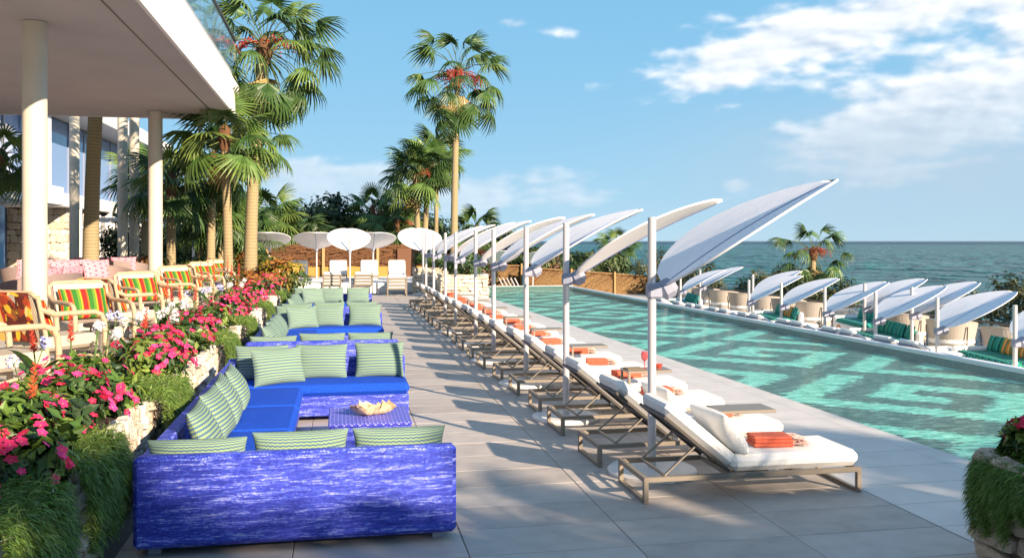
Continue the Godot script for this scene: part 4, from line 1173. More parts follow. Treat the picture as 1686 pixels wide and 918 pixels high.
# ---------------------------------------------------------------- blue sofas
func make_sofas() -> void:
	var pil := [cushion_mesh(0.66, 0.45, 0.2, 1), cushion_mesh(0.66, 0.45, 0.2, 2), cushion_mesh(0.64, 0.46, 0.2, 3), cushion_mesh(0.68, 0.46, 0.2, 4), cushion_mesh(0.7, 0.37, 0.2, 5)]
	var which := ["nearest", "second", "farthest"]
	var starts := [6.65, 13.95, 21.2]
	var root: Node3D
	for k in 3:
		if k == 0:
			root = thing("wicker_sofa", "nearest blue woven U shaped sofa, its tall back to the viewer", "sofa", P(-0.285, 0, starts[0]), 0.0, "blue woven sofas along the deck")
			root.set_meta("kindname", "wicker_sofa")
			var b := MB.new()
			b.box(Vector3(0, 0.385, -0.06), Vector3(2.25, 0.64, 0.12), 0.03)
			part(root, "back_panel", b.done(), M.wicker)
			part(root, "seat_base", box_mesh(Vector3(2.24, 0.24, 0.74), 0.012, Vector3(0, 0.19, -0.5)), M.wicker)
			part(root, "seat_cushion", soft_slab(Vector3(2.22, 0.13, 0.76), 0.045, 0.012, 3), M.blue_seat, Transform3D(Basis(), Vector3(0.0, 0.375, -0.5)))
			part(root, "side_back_panel", box_mesh(Vector3(0.12, 0.6, 5.3), 0.018, Vector3(-1.065, 0.37, -2.79)), M.wicker)
			part(root, "side_seat_base", box_mesh(Vector3(0.8, 0.24, 3.78), 0.012, Vector3(-0.6, 0.19, -2.77)), M.wicker)
			for j in 3: part(root, "seat_cushion", soft_slab(Vector3(0.84, 0.13, 1.25), 0.045, 0.014, 4 + j), M.blue_seat, Transform3D(Basis(), Vector3(-0.575, 0.375, -1.52 - 1.258 * j)))
			part(root, "far_back_panel", box_mesh(Vector3(2.25, 0.62, 0.12), 0.018, Vector3(0, 0.38, -5.5)), M.wicker)
			part(root, "far_seat_base", box_mesh(Vector3(2.24, 0.24, 0.76), 0.012, Vector3(0, 0.19, -5.055)), M.wicker)
			part(root, "seat_cushion", soft_slab(Vector3(2.26, 0.14, 0.78), 0.05, 0.012, 9), M.blue_seat, Transform3D(Basis(), Vector3(0.0, 0.38, -5.05)))
			for q in [[-1.0, -0.15], [1.0, -0.15], [1.0, -0.8], [-1.0, -5.4], [1.0, -5.4], [1.0, -4.75]]: part(root, "foot", box_mesh(Vector3(0.09, 0.075, 0.09), 0.005, Vector3(q[0], 0.037, q[1])), M.clasp)
		else:
			copy(root, which[k] + " blue woven U shaped sofa along the deck" + (" past the driftwood bowl" if k == 1 else " before the white parasol"), P(-0.285 + 0.03 * k, 0, starts[k]), 0.0)
		var r := RandomNumberGenerator.new()
		r.seed = 40 + k
		var gname := "striped pillows on the blue sofas"
		# pillows against the near back
		for j in 3:
			var side: String = ["left", "middle", "right"][j]
			solo("pillow", "green zigzag pillow, %s one showing above the near back of the %s sofa" % [side, which[k]], "pillow", pil[4], M.zigzag, Transform3D(Basis(Vector3.UP, PI + r.randf_range(-0.05, 0.05)) * Basis(Vector3(1, 0, 0), -0.2), P(-1.02 + 0.73 * j + 0.02 * k, 0.435 - (0.03 if j == 0 else 0.0), starts[k] + 0.36)), gname)
		# along the side
		for j in 4:
			solo("pillow", "green zigzag pillow leaning on the planter side of the %s sofa, %s from the viewer" % [which[k], ORD[j]], "pillow", pil[(j + 1) % 4], M.zigzag, Transform3D(Basis(Vector3.UP, PI / 2 + r.randf_range(-0.15, 0.1)) * Basis(Vector3(1, 0, 0), -0.42), P(-1.0, 0.44, starts[k] + 1.15 + 0.78 * j)), gname)
		# far bench, facing the viewer
		for j in 3:
			var side: String = ["left", "middle", "right"][j]
			solo("pillow", "green zigzag pillow, %s one on the far bench of the %s sofa" % [side, which[k]], "pillow", pil[(j + k) % 4], M.zigzag, Transform3D(Basis(Vector3.UP, r.randf_range(-0.06, 0.06)) * Basis(Vector3(1, 0, 0), -0.24), P(-0.98 + 0.74 * j, 0.44, starts[k] + 5.24)), gname)
		solo("pillow", "green zigzag pillow turned across the far corner of the %s sofa" % which[k], "pillow", pil[3], M.zigzag, Transform3D(Basis(Vector3.UP, 0.5) * Basis(Vector3(1, 0, 0), -0.3), P(-0.72, 0.44, starts[k] + 4.86)), gname)
		var tb := thing("coffee_table", "low blue woven coffee table inside the %s sofa" % which[k], "table", P(0.3, 0, starts[k] + 3.1), 0.0, "blue woven coffee tables")
		part(tb, "body", box_mesh(Vector3(0.82, 0.29, 0.92), 0.012, Vector3(0, 0.19, 0)), M.wicker)
		part(tb, "top", box_mesh(Vector3(0.84, 0.03, 0.94), 0.008, Vector3(0, 0.352, 0)), M.diamond_wicker)
		for q in [[-1, -1], [1, -1], [1, 1], [-1, 1]]: part(tb, "foot", box_mesh(Vector3(0.06, 0.045, 0.06), 0.004, Vector3(q[0] * 0.34, 0.022, q[1] * 0.4)), M.clasp)
	# driftwood bowl on the near table
	var b := MB.new()
	var f := fnl(1.6, 2, 77)
	for s in [0, 1]:
		var g := []
		for i in 9:
			var row := []
			var t := i / 8.0
			for j in 29:
				var a := TAU * (j % 28) / 28.0
				var wob := 1.0 + 0.35 * f.get_noise_2d(cos(a) * 1.1, sin(a) * 1.1) + 0.12 * sin(a * 3.0)
				var rr: float = 0.19 * pow(t, 0.7) * wob - 0.012 * s
				row.append(Vector3(cos(a) * rr * 1.15, 0.012 * s + 0.1 * pow(t, 2.2) * (1.0 + 0.9 * f.get_noise_2d(cos(a) * 1.7 + 5, sin(a) * 1.7)), sin(a) * rr * 0.75))
			g.append(row)
		b.sheet(g, s == 0)
	solo("driftwood_bowl", "irregular carved driftwood bowl on the blue coffee table", "bowl", b.done(), M.driftwood, Transform3D(Basis(Vector3.UP, 0.3), P(0.32, 0.368, starts[0] + 3.1)))

# ---------------------------------------------------------------- loungers, parasols
func lounger_x(d: float) -> float: return 2.5 - 0.008 * (d - 7.3)

func make_loungers() -> void:
	var root := thing("sun_lounger", "x", "sun lounger", Vector3.ZERO, 0.0, "sun loungers along the pool edge")
	root.set_meta("kindname", "sun_lounger")
	var t := 0.042
	var y := 0.2
	part(root, "frame", bars([[Vector3(0, y, 0.34), Vector3(2, y, 0.34)], [Vector3(0, y, -0.34), Vector3(2, y, -0.34)], [Vector3(0.021, y, -0.32), Vector3(0.021, y, 0.32)], [Vector3(1.979, y, -0.32), Vector3(1.979, y, 0.32)], [Vector3(0.8, y, -0.32), Vector3(0.8, y, 0.32)], [Vector3(1.4, y - 0.004, -0.32), Vector3(1.4, y - 0.004, 0.32)]], t, t), M.bronze)
	for x in [0.021, 1.979]:
		var lg := bars([[Vector3(x, 0, 0.34), Vector3(x, y - 0.02, 0.34)], [Vector3(x, 0, -0.34), Vector3(x, y - 0.02, -0.34)], [Vector3(x, 0.012, 0.318), Vector3(x, 0.012, -0.318)]], t, t)
		part(root, "sled_leg", lg, M.bronze)
	var ang := deg_to_rad(39.5)
	var dir := Vector3(-cos(ang), sin(ang), 0)
	var pv := Vector3(0.78, 0.235, 0)
	var up := Vector3(sin(ang), cos(ang), 0)
	part(root, "backrest_frame", bars([[pv + Vector3(0, 0, 0.31), pv + dir * 0.76 + Vector3(0, 0, 0.31)], [pv - Vector3(0, 0, 0.31), pv + dir * 0.76 - Vector3(0, 0, 0.31)], [pv + dir * 0.74 - Vector3(0, 0, 0.29), pv + dir * 0.74 + Vector3(0, 0, 0.29)], [pv + dir * 0.38 - Vector3(0, 0, 0.29), pv + dir * 0.38 + Vector3(0, 0, 0.29)]], 0.032, 0.028), M.dark_bronze)
	part(root, "sling", bars([[pv + dir * 0.02 + up * 0.012, pv + dir * 0.74 + up * 0.012]], 0.6, 0.008, 0.0), mat("sling", lin(0.13, 0.12, 0.11), 0.9))
	for s in [-1, 1]:
		part(root, "strut", bars([[pv + dir * 0.38 + Vector3(0, -0.02, 0.285 * s), Vector3(0.2, y + 0.02, 0.3 * s)]], 0.03, 0.014), M.bronze)
	part(root, "strut_bar", bars([[Vector3(0.2, y + 0.02, 0.3), Vector3(0.2, y + 0.02, -0.3)]], 0.022, 0.022), M.bronze)
	part(root, "mattress", soft_slab(Vector3(1.2, 0.145, 0.68), 0.05, 0.016, 5), M.mattress, Transform3D(Basis(), Vector3(1.4, 0.294, 0)))
	var bb := Basis(-dir, up, Vector3(0, 0, 1))
	part(root, "back_cushion", soft_slab(Vector3(0.8, 0.125, 0.66), 0.045, 0.012, 6), M.mattress, Transform3D(bb, pv + dir * 0.395 + up * 0.08))
	var tow := MB.new()
	for q in [[0.0, 0.30, 0.2, 0.0], [0.026, 0.295, 0.192, 0.004], [0.05, 0.29, 0.186, -0.004]]: tow.box(Vector3(q[3], q[0] + 0.014, 0), Vector3(q[1], 0.027, q[2]), 0.011)
	var towel_body := tow.done()
	var fr := MB.new()
	var r := RandomNumberGenerator.new()
	r.seed = 6
	for i in 90:
		var p := Vector3(0.14, r.randf_range(0.01, 0.075), r.randf_range(-0.1, 0.1))
		var e := p + Vector3(r.randf_range(0.06, 0.13), -p.y * r.randf_range(0.2, 0.85), r.randf_range(-0.03, 0.03))
		fr.tube([p, p.lerp(e, 0.5) + Vector3(0, 0.014, 0), e], [0.0045, 0.0045, 0.003], 3, false)
	var fringe := fr.done()
	var cush := cushion_mesh(0.6, 0.42, 0.21, 8, 0.03)
	var tabled := thing("side_table", "x", "side table", Vector3.ZERO, 0.0, "side tables between the loungers")
	tabled.set_meta("kindname", "side_table")
	part(tabled, "top", box_mesh(Vector3(0.58, 0.03, 0.34), 0.005, Vector3(0.29, 0.575, 0)), M.bronze)
	for s in [-1, 1]: part(tabled, "leg", bars([[Vector3(0.02, 0.015, 0.15 * s), Vector3(0.02, 0.56, 0.15 * s)], [Vector3(0.04, 0.015, 0.15 * s), Vector3(0.5, 0.015, 0.15 * s)]], 0.032, 0.032), M.bronze)
	for k in 9:
		for s in 2:
			var n := 2 * k + s
			var d: float = 7.64 + 2.72 * k + (1.27 if s else 0.0)
			var x := lounger_x(d)
			var lab := "%s white cushioned sun lounger in the row beside the pool, counted from the viewer" % ORD[n]
			if n == 0:
				root.position = P(x, 0, d); root.set_meta("label", "nearest white cushioned sun lounger with its backrest up, the whole side showing")
			else: copy(root, lab, P(x + 0.03 * sin(n * 5.1), 0, d + 0.02 * sin(n * 3.3)), 0.022 * sin(n * 7.7))
			var tw := thing("towel", "folded coral towel with fringe on the %s sun lounger from the viewer" % ORD[n], "towel", P(x + [1.28, 1.34, 1.22, 1.3][n % 4], 0.382, d - [0.06, -0.02, 0.05, -0.08][n % 4]), [-0.12, 0.1, -0.05, 0.15, -0.2][n % 5], "coral towels on the loungers")
			tw.scale = Vector3.ONE * [1.22, 1.1, 1.18][n % 3]
			part(tw, "folded_cloth", towel_body, M.towel)
			part(tw, "fringe", fringe, M.fringe)
			if n < 2:
				solo("cushion", "pale mottled cushion leaning on the raised back of the %s sun lounger" % ORD[n], "cushion", cush, M.mattress, Transform3D(Basis(Vector3.UP, PI / 2 + 0.12) * Basis(Vector3(1, 0, 0), -0.62), P(x + 0.92, 0.375, d + (0.04 if n % 2 else -0.03))), "loose cushions on the loungers")
		var dt: float = 8.28 + 2.72 * k
		var tx := lounger_x(dt) + 1.04
		var tl := "%s bronze side table from the viewer, standing over the lounger gap" % ORD[k]
		if k == 0:
			tabled.position = P(tx, 0, dt); tabled.set_meta("label", "nearest bronze side table, its flat top over the second lounger's towel")
		else: copy(tabled, tl, P(tx, 0, dt))
	# drinks on the second table
	var tx := lounger_x(11.0) + 1.04
	solo("tray", "dark brown tray on the second side table", "tray", box_mesh(Vector3(0.22, 0.015, 0.2), 0.004), M.bark, Transform3D(Basis(), P(tx + 0.13, 0.599, 11.0)))
	solo("goblet", "red drink in a stemmed glass on the second side table", "glass", lathe_mesh([Vector2(0.0, 0.0), Vector2(0.035, 0.002), Vector2(0.006, 0.012), Vector2(0.006, 0.09), Vector2(0.04, 0.13), Vector2(0.046, 0.18), Vector2(0.034, 0.22), Vector2(0.0, 0.222)], 14), M.red_glass, Transform3D(Basis(), P(tx + 0.27, 0.59, 11.0)))
	solo("snack_bowl", "small reddish bowl beside the drink on the second side table", "bowl", lathe_mesh([Vector2(0.0, 0.0), Vector2(0.03, 0.0), Vector2(0.06, 0.05), Vector2(0.055, 0.052), Vector2(0.0, 0.03)], 14), M.red_fruit, Transform3D(Basis(), P(tx + 0.46, 0.59, 11.02)))

var canopy_mesh: ArrayMesh
var seam_mesh: ArrayMesh
func make_canopy() -> void:
	var L := 2.0
	var top := []
	var bot := []
	var n := 22
	for i in n + 1:
		var s := float(i) / n
		var w := 0.92 * pow(maxf(sin(PI * pow(s, 0.82)), 0.0), 0.6)
		if i == 0: w = 0.05
		if i == n: w = 0.0
		var ra := []
		var rb := []
		for j in 15:
			var t := j / 7.0 - 1.0
			var y := 0.05 * sin(PI * s) + 0.1 * absf(t) * w + 0.03 * t * t * w
			var th := 0.03 * (1.0 - 0.35 * t * t)
			ra.append(Vector3(L * s, y, w * t)); rb.append(Vector3(L * s, y - th, w * t))
		top.append(ra); bot.append(rb)
	var b := MB.new()
	b.sheet(top, true); b.sheet(bot, false)
	for e in [0, 14]:
		var g := []
		for i in n + 1: g.append([top[i][e], (top[i][e] + bot[i][e]) / 2 + Vector3(0, 0, -0.012 if e == 0 else 0.012), bot[i][e]])
		b.sheet(g, e == 14)
	canopy_mesh = b.done()
	b = MB.new()
	var sp := []
	for i in range(1, n): sp.append(bot[i][7] + Vector3(0, -0.003, 0))
	b.tube(sp, [0.007], 5)
	sp.clear()
	for i in range(1, n): sp.append(top[i][7] + Vector3(0, 0.002, 0))
	b.tube(sp, [0.007], 5)
	seam_mesh = b.done()

var parasol0: Node3D
func parasol(label: String, at: Vector3, turn: float, group: String, height := 2.43, scale_ := 1.0, tilt := 27.0) -> void:
	var o := thing("parasol", label, "parasol", at, 0.0, group)
	part(o, "base_plate", lathe_mesh([Vector2(0.0, 0.0), Vector2(0.42, 0.0), Vector2(0.425, 0.03), Vector2(0.41, 0.045), Vector2(0.0, 0.05)], 36), M.base_white)
	part(o, "pole", lathe_mesh([Vector2(0.04, 0.045), Vector2(0.04, height - 0.008), Vector2(0.035, height), Vector2(0.0, height)], 18), M.pole_white)
	var cy := height - 0.7
	var dir := Vector3(cos(turn), 0, -sin(turn))
	var c := MB.new()
	c.box(Vector3(0.02, cy, 0), Vector3(0.14, 0.15, 0.13), 0.02)
	c.box(Vector3(0.15, cy + 0.02, 0), Vector3(0.19, 0.19, 0.15), 0.055, Basis(Vector3(0, 0, 1), 0.5))
	part(o, "clasp", c.done(), M.clasp, Transform3D(Basis(Vector3.UP, turn), Vector3.ZERO))
	var bb := Basis(Vector3.UP, turn) * Basis(Vector3(0, 0, 1), deg_to_rad(tilt))
	var cn := part(o, "canopy", canopy_mesh, M.canopy, Transform3D(bb.scaled(Vector3.ONE * scale_), Vector3(0, cy + 0.06, 0) + dir * 0.12))
	part(cn, "seam", seam_mesh, M.seam)

func make_parasols() -> void:
	for k in 9:
		var d: float = 8.28 + 2.72 * k
		var turn := deg_to_rad([-3.0, -18.0, 2.0, -2.0, -15.0, 4.0, -8.0, 4.0, 0.0][k])
		parasol("%s leaf shaped white parasol in the row above the loungers" % ORD[k] if k else "nearest and largest leaf shaped white parasol in the row above the loungers", P([2.92, 2.76, 2.81, 2.76, 2.83, 2.74, 2.8, 2.76, 2.78][k], 0, d), turn, "parasols above the poolside loungers", 2.43, 1.0, 30.5 if k == 0 else 27.5)
	# on the far platform
	for q in [["left grey shaded parasol before the thatched screen, beside the palm trunks", -3.3, 44.5, 90.0, 0.38], ["grey shaded parasol standing left of the white one before the thatched screen", -1.1, 44.0, -90.0, 0.38], ["grey shaded parasol standing right of the white one before the thatched screen", 1.55, 44.2, -92.0, 0.38]]:
		parasol(q[0], P(q[1], q[4], q[2]), deg_to_rad(-90.0), "parasols on the far platform", 2.1, 1.12, 20.0)
	parasol("bright white parasol facing the viewer beyond the last blue sofa", P(0.4, 0, 39.0), deg_to_rad(93.0), "parasols on the far platform", 2.45, 1.0, 29.0)
	parasol("white parasol facing the viewer behind the far stone box", P(3.35, 0, 37.5), deg_to_rad(95.0), "parasols on the far platform", 2.45, 1.0, 29.0)
	# behind the pool end
	for q in [["left drooping grey parasol behind the far pool end", 7.6, 45.0], ["right drooping grey parasol behind the far pool end", 9.6, 45.2]]:
		parasol(q[0], P(q[1], -0.35, q[2]), deg_to_rad(-75.0), "parasols behind the pool end", 2.0, 1.0, 22.0)
	# lower terrace
	var names := [["nearest", 12.2, 14.74], ["second", 12.2, 16.96], ["third", 12.2, 19.18], ["fourth", 12.2, 21.43], ["fifth", 12.2, 23.77], ["sixth", 12.2, 25.84], ["seventh", 12.2, 31.5]]
	for q in names: parasol("%s lavender shaded parasol in the row right behind the pool's far edge" % q[0], P(q[1], -0.6, q[2]), deg_to_rad(-5.0), "parasols on the lower terrace", 1.63, 0.88, 26.0)
	names = [["nearest", 13.3, 19.42], ["second", 13.3, 21.4], ["third", 13.3, 27.87], ["fourth", 13.3, 32.33]]
	for q in names: parasol("%s parasol of the second row on the lower terrace, nearer the sea" % q[0], P(q[1], -0.6, q[2]), deg_to_rad(-5.0), "parasols of the second lower row", 1.72, 0.86, 26.0)

# ---------------------------------------------------------------- cafe terrace
func make_cafe() -> void:
	# cane armchair, facing +x
	var root := thing("cane_armchair", "x", "armchair", Vector3.ZERO, 0.0, "cane armchairs along the terrace edge")
	root.set_meta("kindname", "cane_armchair")
	var b := MB.new()
	b.box(Vector3(0.0, 0.33, 0), Vector3(0.7, 0.15, 0.66), 0.04)
	b.box(Vector3(0.33, 0.27, 0), Vector3(0.05, 0.16, 0.66), 0.02)
	part(root, "seat", b.done(), M.cream_wicker)
	b = MB.new()
	var g := []
	for i in 9:
		var row := []
		for j in 9:
			var z := (j / 4.0 - 1.0) * 0.32
			var t := i / 8.0
			row.append(Vector3(-0.3 - 0.2 * t - 0.03 * (1.0 - (z / 0.32) ** 2), 0.36 + 0.52 * t, z))
		g.append(row)
	b.sheet(g)
	var g2 := []
	for row in g:
		var q := []
		for p in row: q.append(p + Vector3(-0.03, -0.01, 0))
		g2.append(q)
	b.sheet(g2, true)
	part(root, "back", b.done(), M.cream_wicker)
	part(root, "top_rail", tube_mesh([Vector3(-0.5, 0.84, -0.36), Vector3(-0.52, 0.89, -0.3), Vector3(-0.535, 0.895, 0), Vector3(-0.52, 0.89, 0.3), Vector3(-0.5, 0.84, 0.36)], [0.024], 8), M.cane)
	for s in [-1, 1]:
		var z: float = 0.37 * s
		part(root, "arm", tube_mesh([Vector3(-0.47, 0.72, z), Vector3(-0.3, 0.655, z), Vector3(0.0, 0.65, z), Vector3(0.24, 0.645, z), Vector3(0.34, 0.61, z), Vector3(0.385, 0.53, z), Vector3(0.4, 0.38, z), Vector3(0.4, 0.0, z)], [0.03], 9), M.cane)
		part(root, "leg", tube_mesh([Vector3(-0.5, 0.86, z), Vector3(-0.4, 0.45, z), Vector3(-0.36, 0.0, z)], [0.024], 8), M.cane)
		part(root, "stretcher", tube_mesh([Vector3(-0.37, 0.14, z), Vector3(0.0, 0.19, z), Vector3(0.4, 0.14, z)], [0.016], 7), M.cane)
	var cush := cushion_mesh(0.62, 0.42, 0.16, 21, 0.05)
	var g3 := MB.new()
	var sg := []
	for i in 15:   # a shawl folded over the back rail
		var row := []
		var t := i / 14.0
		for j in 9:
			var z := (j / 4.0 - 1.0) * 0.28
			var p := Vector3(-0.33, 0.5, z)
			if t < 0.25: p = Vector3(lerpf(-0.42, -0.505, t * 4.0), lerpf(0.72, 0.915, t * 4.0), z)
			else: p = Vector3(-0.565 + 0.22 * (t - 0.3) + 0.012 * sin(z * 30.0), 0.925 - 0.75 * (t - 0.25), z * (1.0 + 0.06 * sin(t * 5.0)))
			row.append(p)
		sg.append(row)
	g3.sheet(sg, true, Vector2(0, 0), Vector2(1, 1))
	# the texture's first fifth is the fringe side
	var shawl := g3.done()
	var stool := thing("stool_table", "x", "side table", Vector3.ZERO, 0.0, "brown drum tables between the armchairs")
	stool.set_meta("kindname", "stool_table")
	part(stool, "top", lathe_mesh([Vector2(0.0, 0.5), Vector2(0.25, 0.5), Vector2(0.26, 0.52), Vector2(0.25, 0.55), Vector2(0.0, 0.553)], 24), M.table_brown)
	part(stool, "pedestal", lathe_mesh([Vector2(0.24, 0.0), Vector2(0.235, 0.02), Vector2(0.16, 0.5), Vector2(0.0, 0.5)], 24), M.stool_brown)
	var where := [[11.2, 0.9], [13.3, 1.0], [15.4, -0.95], [17.5, 0.95], [19.8, -0.9], [21.5, 0.9], [24.4, -0.85], [26.5, 0.9], [29.4, -0.8], [33.2, -0.7]]
	for k in where.size():
		var d: float = where[k][0]
		var turn: float = where[k][1]
		var at := P(-3.85, 0.45, d)
		var lab := "%s cane armchair from the viewer along the terrace edge" % ORD[k]
		lab += ", a printed shawl over its back" if turn > 0 else ", striped cushion facing the viewer"
		if k == 0:
			root.position = at; root.rotation.y = turn; root.set_meta("label", "nearest cane armchair, only its curved arm in view at the left edge")
			lab = ""
		else: copy(root, lab, at, turn).scale = Vector3.ONE * 1.22
		if k == 0: root.scale = Vector3.ONE * 1.22
		var xf := Transform3D(Basis(Vector3.UP, turn).scaled(Vector3.ONE * 1.22), at)
		solo("striped_cushion", "red, green and yellow striped cushion on the %s cane armchair from the viewer" % ORD[k], "cushion", cush, M.stripes, xf * Transform3D(Basis(Vector3.UP, PI / 2) * Basis(Vector3(1, 0, 0), -0.36), Vector3(-0.22, 0.42, 0.0)), "striped cushions on the cane armchairs")
		if turn > 0 and k > 0: solo("shawl", "printed brown and yellow shawl hung over the %s cane armchair's back" % ORD[k], "shawl", shawl, M.shawl, xf, "printed shawls on armchair backs")
	var st := [14.3, 18.5, 22.8, 27.9]
	for k in 4:
		var at := P(-3.45, 0.45, st[k])
		var lab: String = ["brown drum table in front of the nearest striped armchair", "second brown drum table, between the shaded armchairs", "third brown drum table along the terrace edge", "farthest brown drum table along the terrace edge"][k]
		if k == 0: stool.position = at; stool.set_meta("label", lab)
		else: copy(stool, lab, at)
	# woven tub sofas with pink prints
	var tub := thing("tub_sofa", "x", "sofa", Vector3.ZERO, 0.0, "woven tub sofas with pink cushions")
	tub.set_meta("kindname", "tub_sofa")
	b = MB.new()
	var og := []
	var ig := []
	for i in 29:
		var a := lerpf(0.55, TAU - 0.55, i / 28.0)
		var hgt := 0.42 + 0.36 * pow(sin((a - 0.55) / (TAU - 1.1) * PI), 0.6)
		var ro := Vector3(cos(a) * 0.62, 0, sin(a) * 0.95)
		og.append([ro * 0.92 + Vector3(0, 0.06, 0), ro + Vector3(0, 0.35, 0), ro * 1.06 + Vector3(0, hgt, 0), ro * 0.98 + Vector3(0, hgt + 0.02, 0)])
		ig.append([ro * 0.98 + Vector3(0, hgt + 0.02, 0), ro * 0.86 + Vector3(0, hgt - 0.03, 0), ro * 0.82 + Vector3(0, 0.3, 0)])
	b.sheet(og); b.sheet(ig)
	part(tub, "woven_shell", b.done(), M.taupe_wicker)
	part(tub, "seat_cushion", soft_slab(Vector3(0.95, 0.2, 1.5), 0.07, 0.02, 12), M.pink_print, Transform3D(Basis(), Vector3(0.08, 0.36, 0)))
	for z in [-0.42, 0.42]: part(tub, "back_cushion", cushion_mesh(0.78, 0.5, 0.2, 31 + int(z * 5)), M.pink_print, Transform3D(Basis(Vector3.UP, PI / 2) * Basis(Vector3(1, 0, 0), -0.25), Vector3(-0.34, 0.42, z)))
	var tubs := [["woven tub sofa with pink cushions at the left picture edge behind the first column", -6.9, 18.6, 0.7], ["woven tub sofa seen from behind, right of the first column", -6.6, 21.6, 3.0], ["pale pink tub sofa left of the first column, farther back", -9.4, 25.4, 0.3], ["pink tub sofa behind the stone wall pier, farther back", -9.0, 30.6, 2.2], ["far pink tub sofa beside the leaning palm", -7.2, 29.0, -0.6], ["long pink tub sofa in front of the hotel doors", -8.2, 35.2, 1.5], ["woven tub sofa in the shade at the far left", -11.2, 28.6, 0.5]]
	for k in tubs.size():
		var q: Array = tubs[k]
		if k == 0: tub.position = P(q[1], 0.45, q[2]); tub.rotation.y = q[3]; tub.set_meta("label", q[0])
		else: copy(tub, q[0], P(q[1], 0.45, q[2]), q[3]).scale = Vector3.ONE * 1.32
		if k == 0: tub.scale = Vector3.ONE * 1.32
	for q in [["round white table top beside the first column", -5.5, 20.6, 0.55], ["round white table between the pink tub sofas", -8.0, 27.5, 0.5]]:
		var o := thing("round_table", q[0], "table", P(q[1], 0.45, q[2]), 0.0, "round white cafe tables")
		part(o, "top", lathe_mesh([Vector2(0.0, 0.5), Vector2(q[3], 0.5), Vector2(q[3] + 0.01, 0.52), Vector2(q[3], 0.54), Vector2(0.0, 0.54)], 28), M.white_gloss)
		part(o, "pedestal", lathe_mesh([Vector2(0.25, 0.0), Vector2(0.07, 0.06), Vector2(0.06, 0.5), Vector2(0.0, 0.5)], 18), M.white_gloss)
	var ds := thing("console_table", "dark console table with a pink lamp cup at the far left", "table", P(-10.2, 0.45, 27.0))
	part(ds, "top", box_mesh(Vector3(0.5, 0.05, 1.4), 0.008, Vector3(0, 0.98, 0)), M.table_brown)
	for s in [-1, 1]: part(ds, "leg", box_mesh(Vector3(0.44, 0.95, 0.06), 0.005, Vector3(0, 0.475, 0.6 * s)), M.table_brown)
	solo("pink_cup", "small pink cup standing on the dark console table", "cup", lathe_mesh([Vector2(0.0, 0.0), Vector2(0.12, 0.0), Vector2(0.14, 0.28), Vector2(0.0, 0.28)], 16), mat("pink", lin(0.65, 0.4, 0.42), 0.7), Transform3D(Basis(), P(-10.2, 1.455, 26.8)))
	# croton bed where the deck ends, and the steps' white rails
	for q in [["yellow leaved croton bush beside the two palm trunks", -2.7, 29.0, 1.3], ["large yellow and orange croton bush at the deck's far left corner", -2.0, 32.5, 1.5], ["croton bush with pale yellow leaves behind the armchairs", -5.2, 36.5, 1.2], ["dark green croton with red leaves under the small palms", -7.5, 37.2, 1.2], ["low croton bush behind the low white wall", -9.6, 38.8, 1.0], ["croton bush in front of the hotel doors", -10.8, 39.5, 0.8], ["orange croton bush left of the thatched screen", -3.4, 40.0, 1.3], ["pale croton bush at the foot of the hedge", -5.6, 40.8, 1.2]]:
		var y := 0.5 if q[2] > 35 or q[1] < -2.8 else 0.1
		solo("croton_bush", q[0], "bush", leafy(2600, Vector3(q[3], q[3] * 0.62, q[3]), Vector2(0.12, 0.26), [Color(0.04, 0.08, 0.02), Color(0.06, 0.1, 0.02), Color(0.3, 0.22, 0.03), Color(0.3, 0.12, 0.03), Color(0.05, 0.09, 0.02), Color(0.14, 0.15, 0.03)], int(q[2] * 10), 20, 0.4), M.leaf, Transform3D(Basis(), P(q[1], y + q[3] * 0.42, q[2])), "crotons round the terrace end")
	var rl := thing("stair_rail", "slanting white stair railing behind the palm trunk", "railing", P(-3.1, 0.3, 31.0))
	for k in 3: part(rl, "rail", bars([[Vector3(-0.6, 1.0 - 0.22 * k, 0), Vector3(0.9, 0.3 - 0.22 * k, 0)]], 0.05, 0.05), M.pole_white)
	for x in [-0.55, 0.85]: part(rl, "post", bars([[Vector3(x, -0.3, 0), Vector3(x, 0.65 - 0.47 * x, 0)]], 0.05, 0.05), M.pole_white)

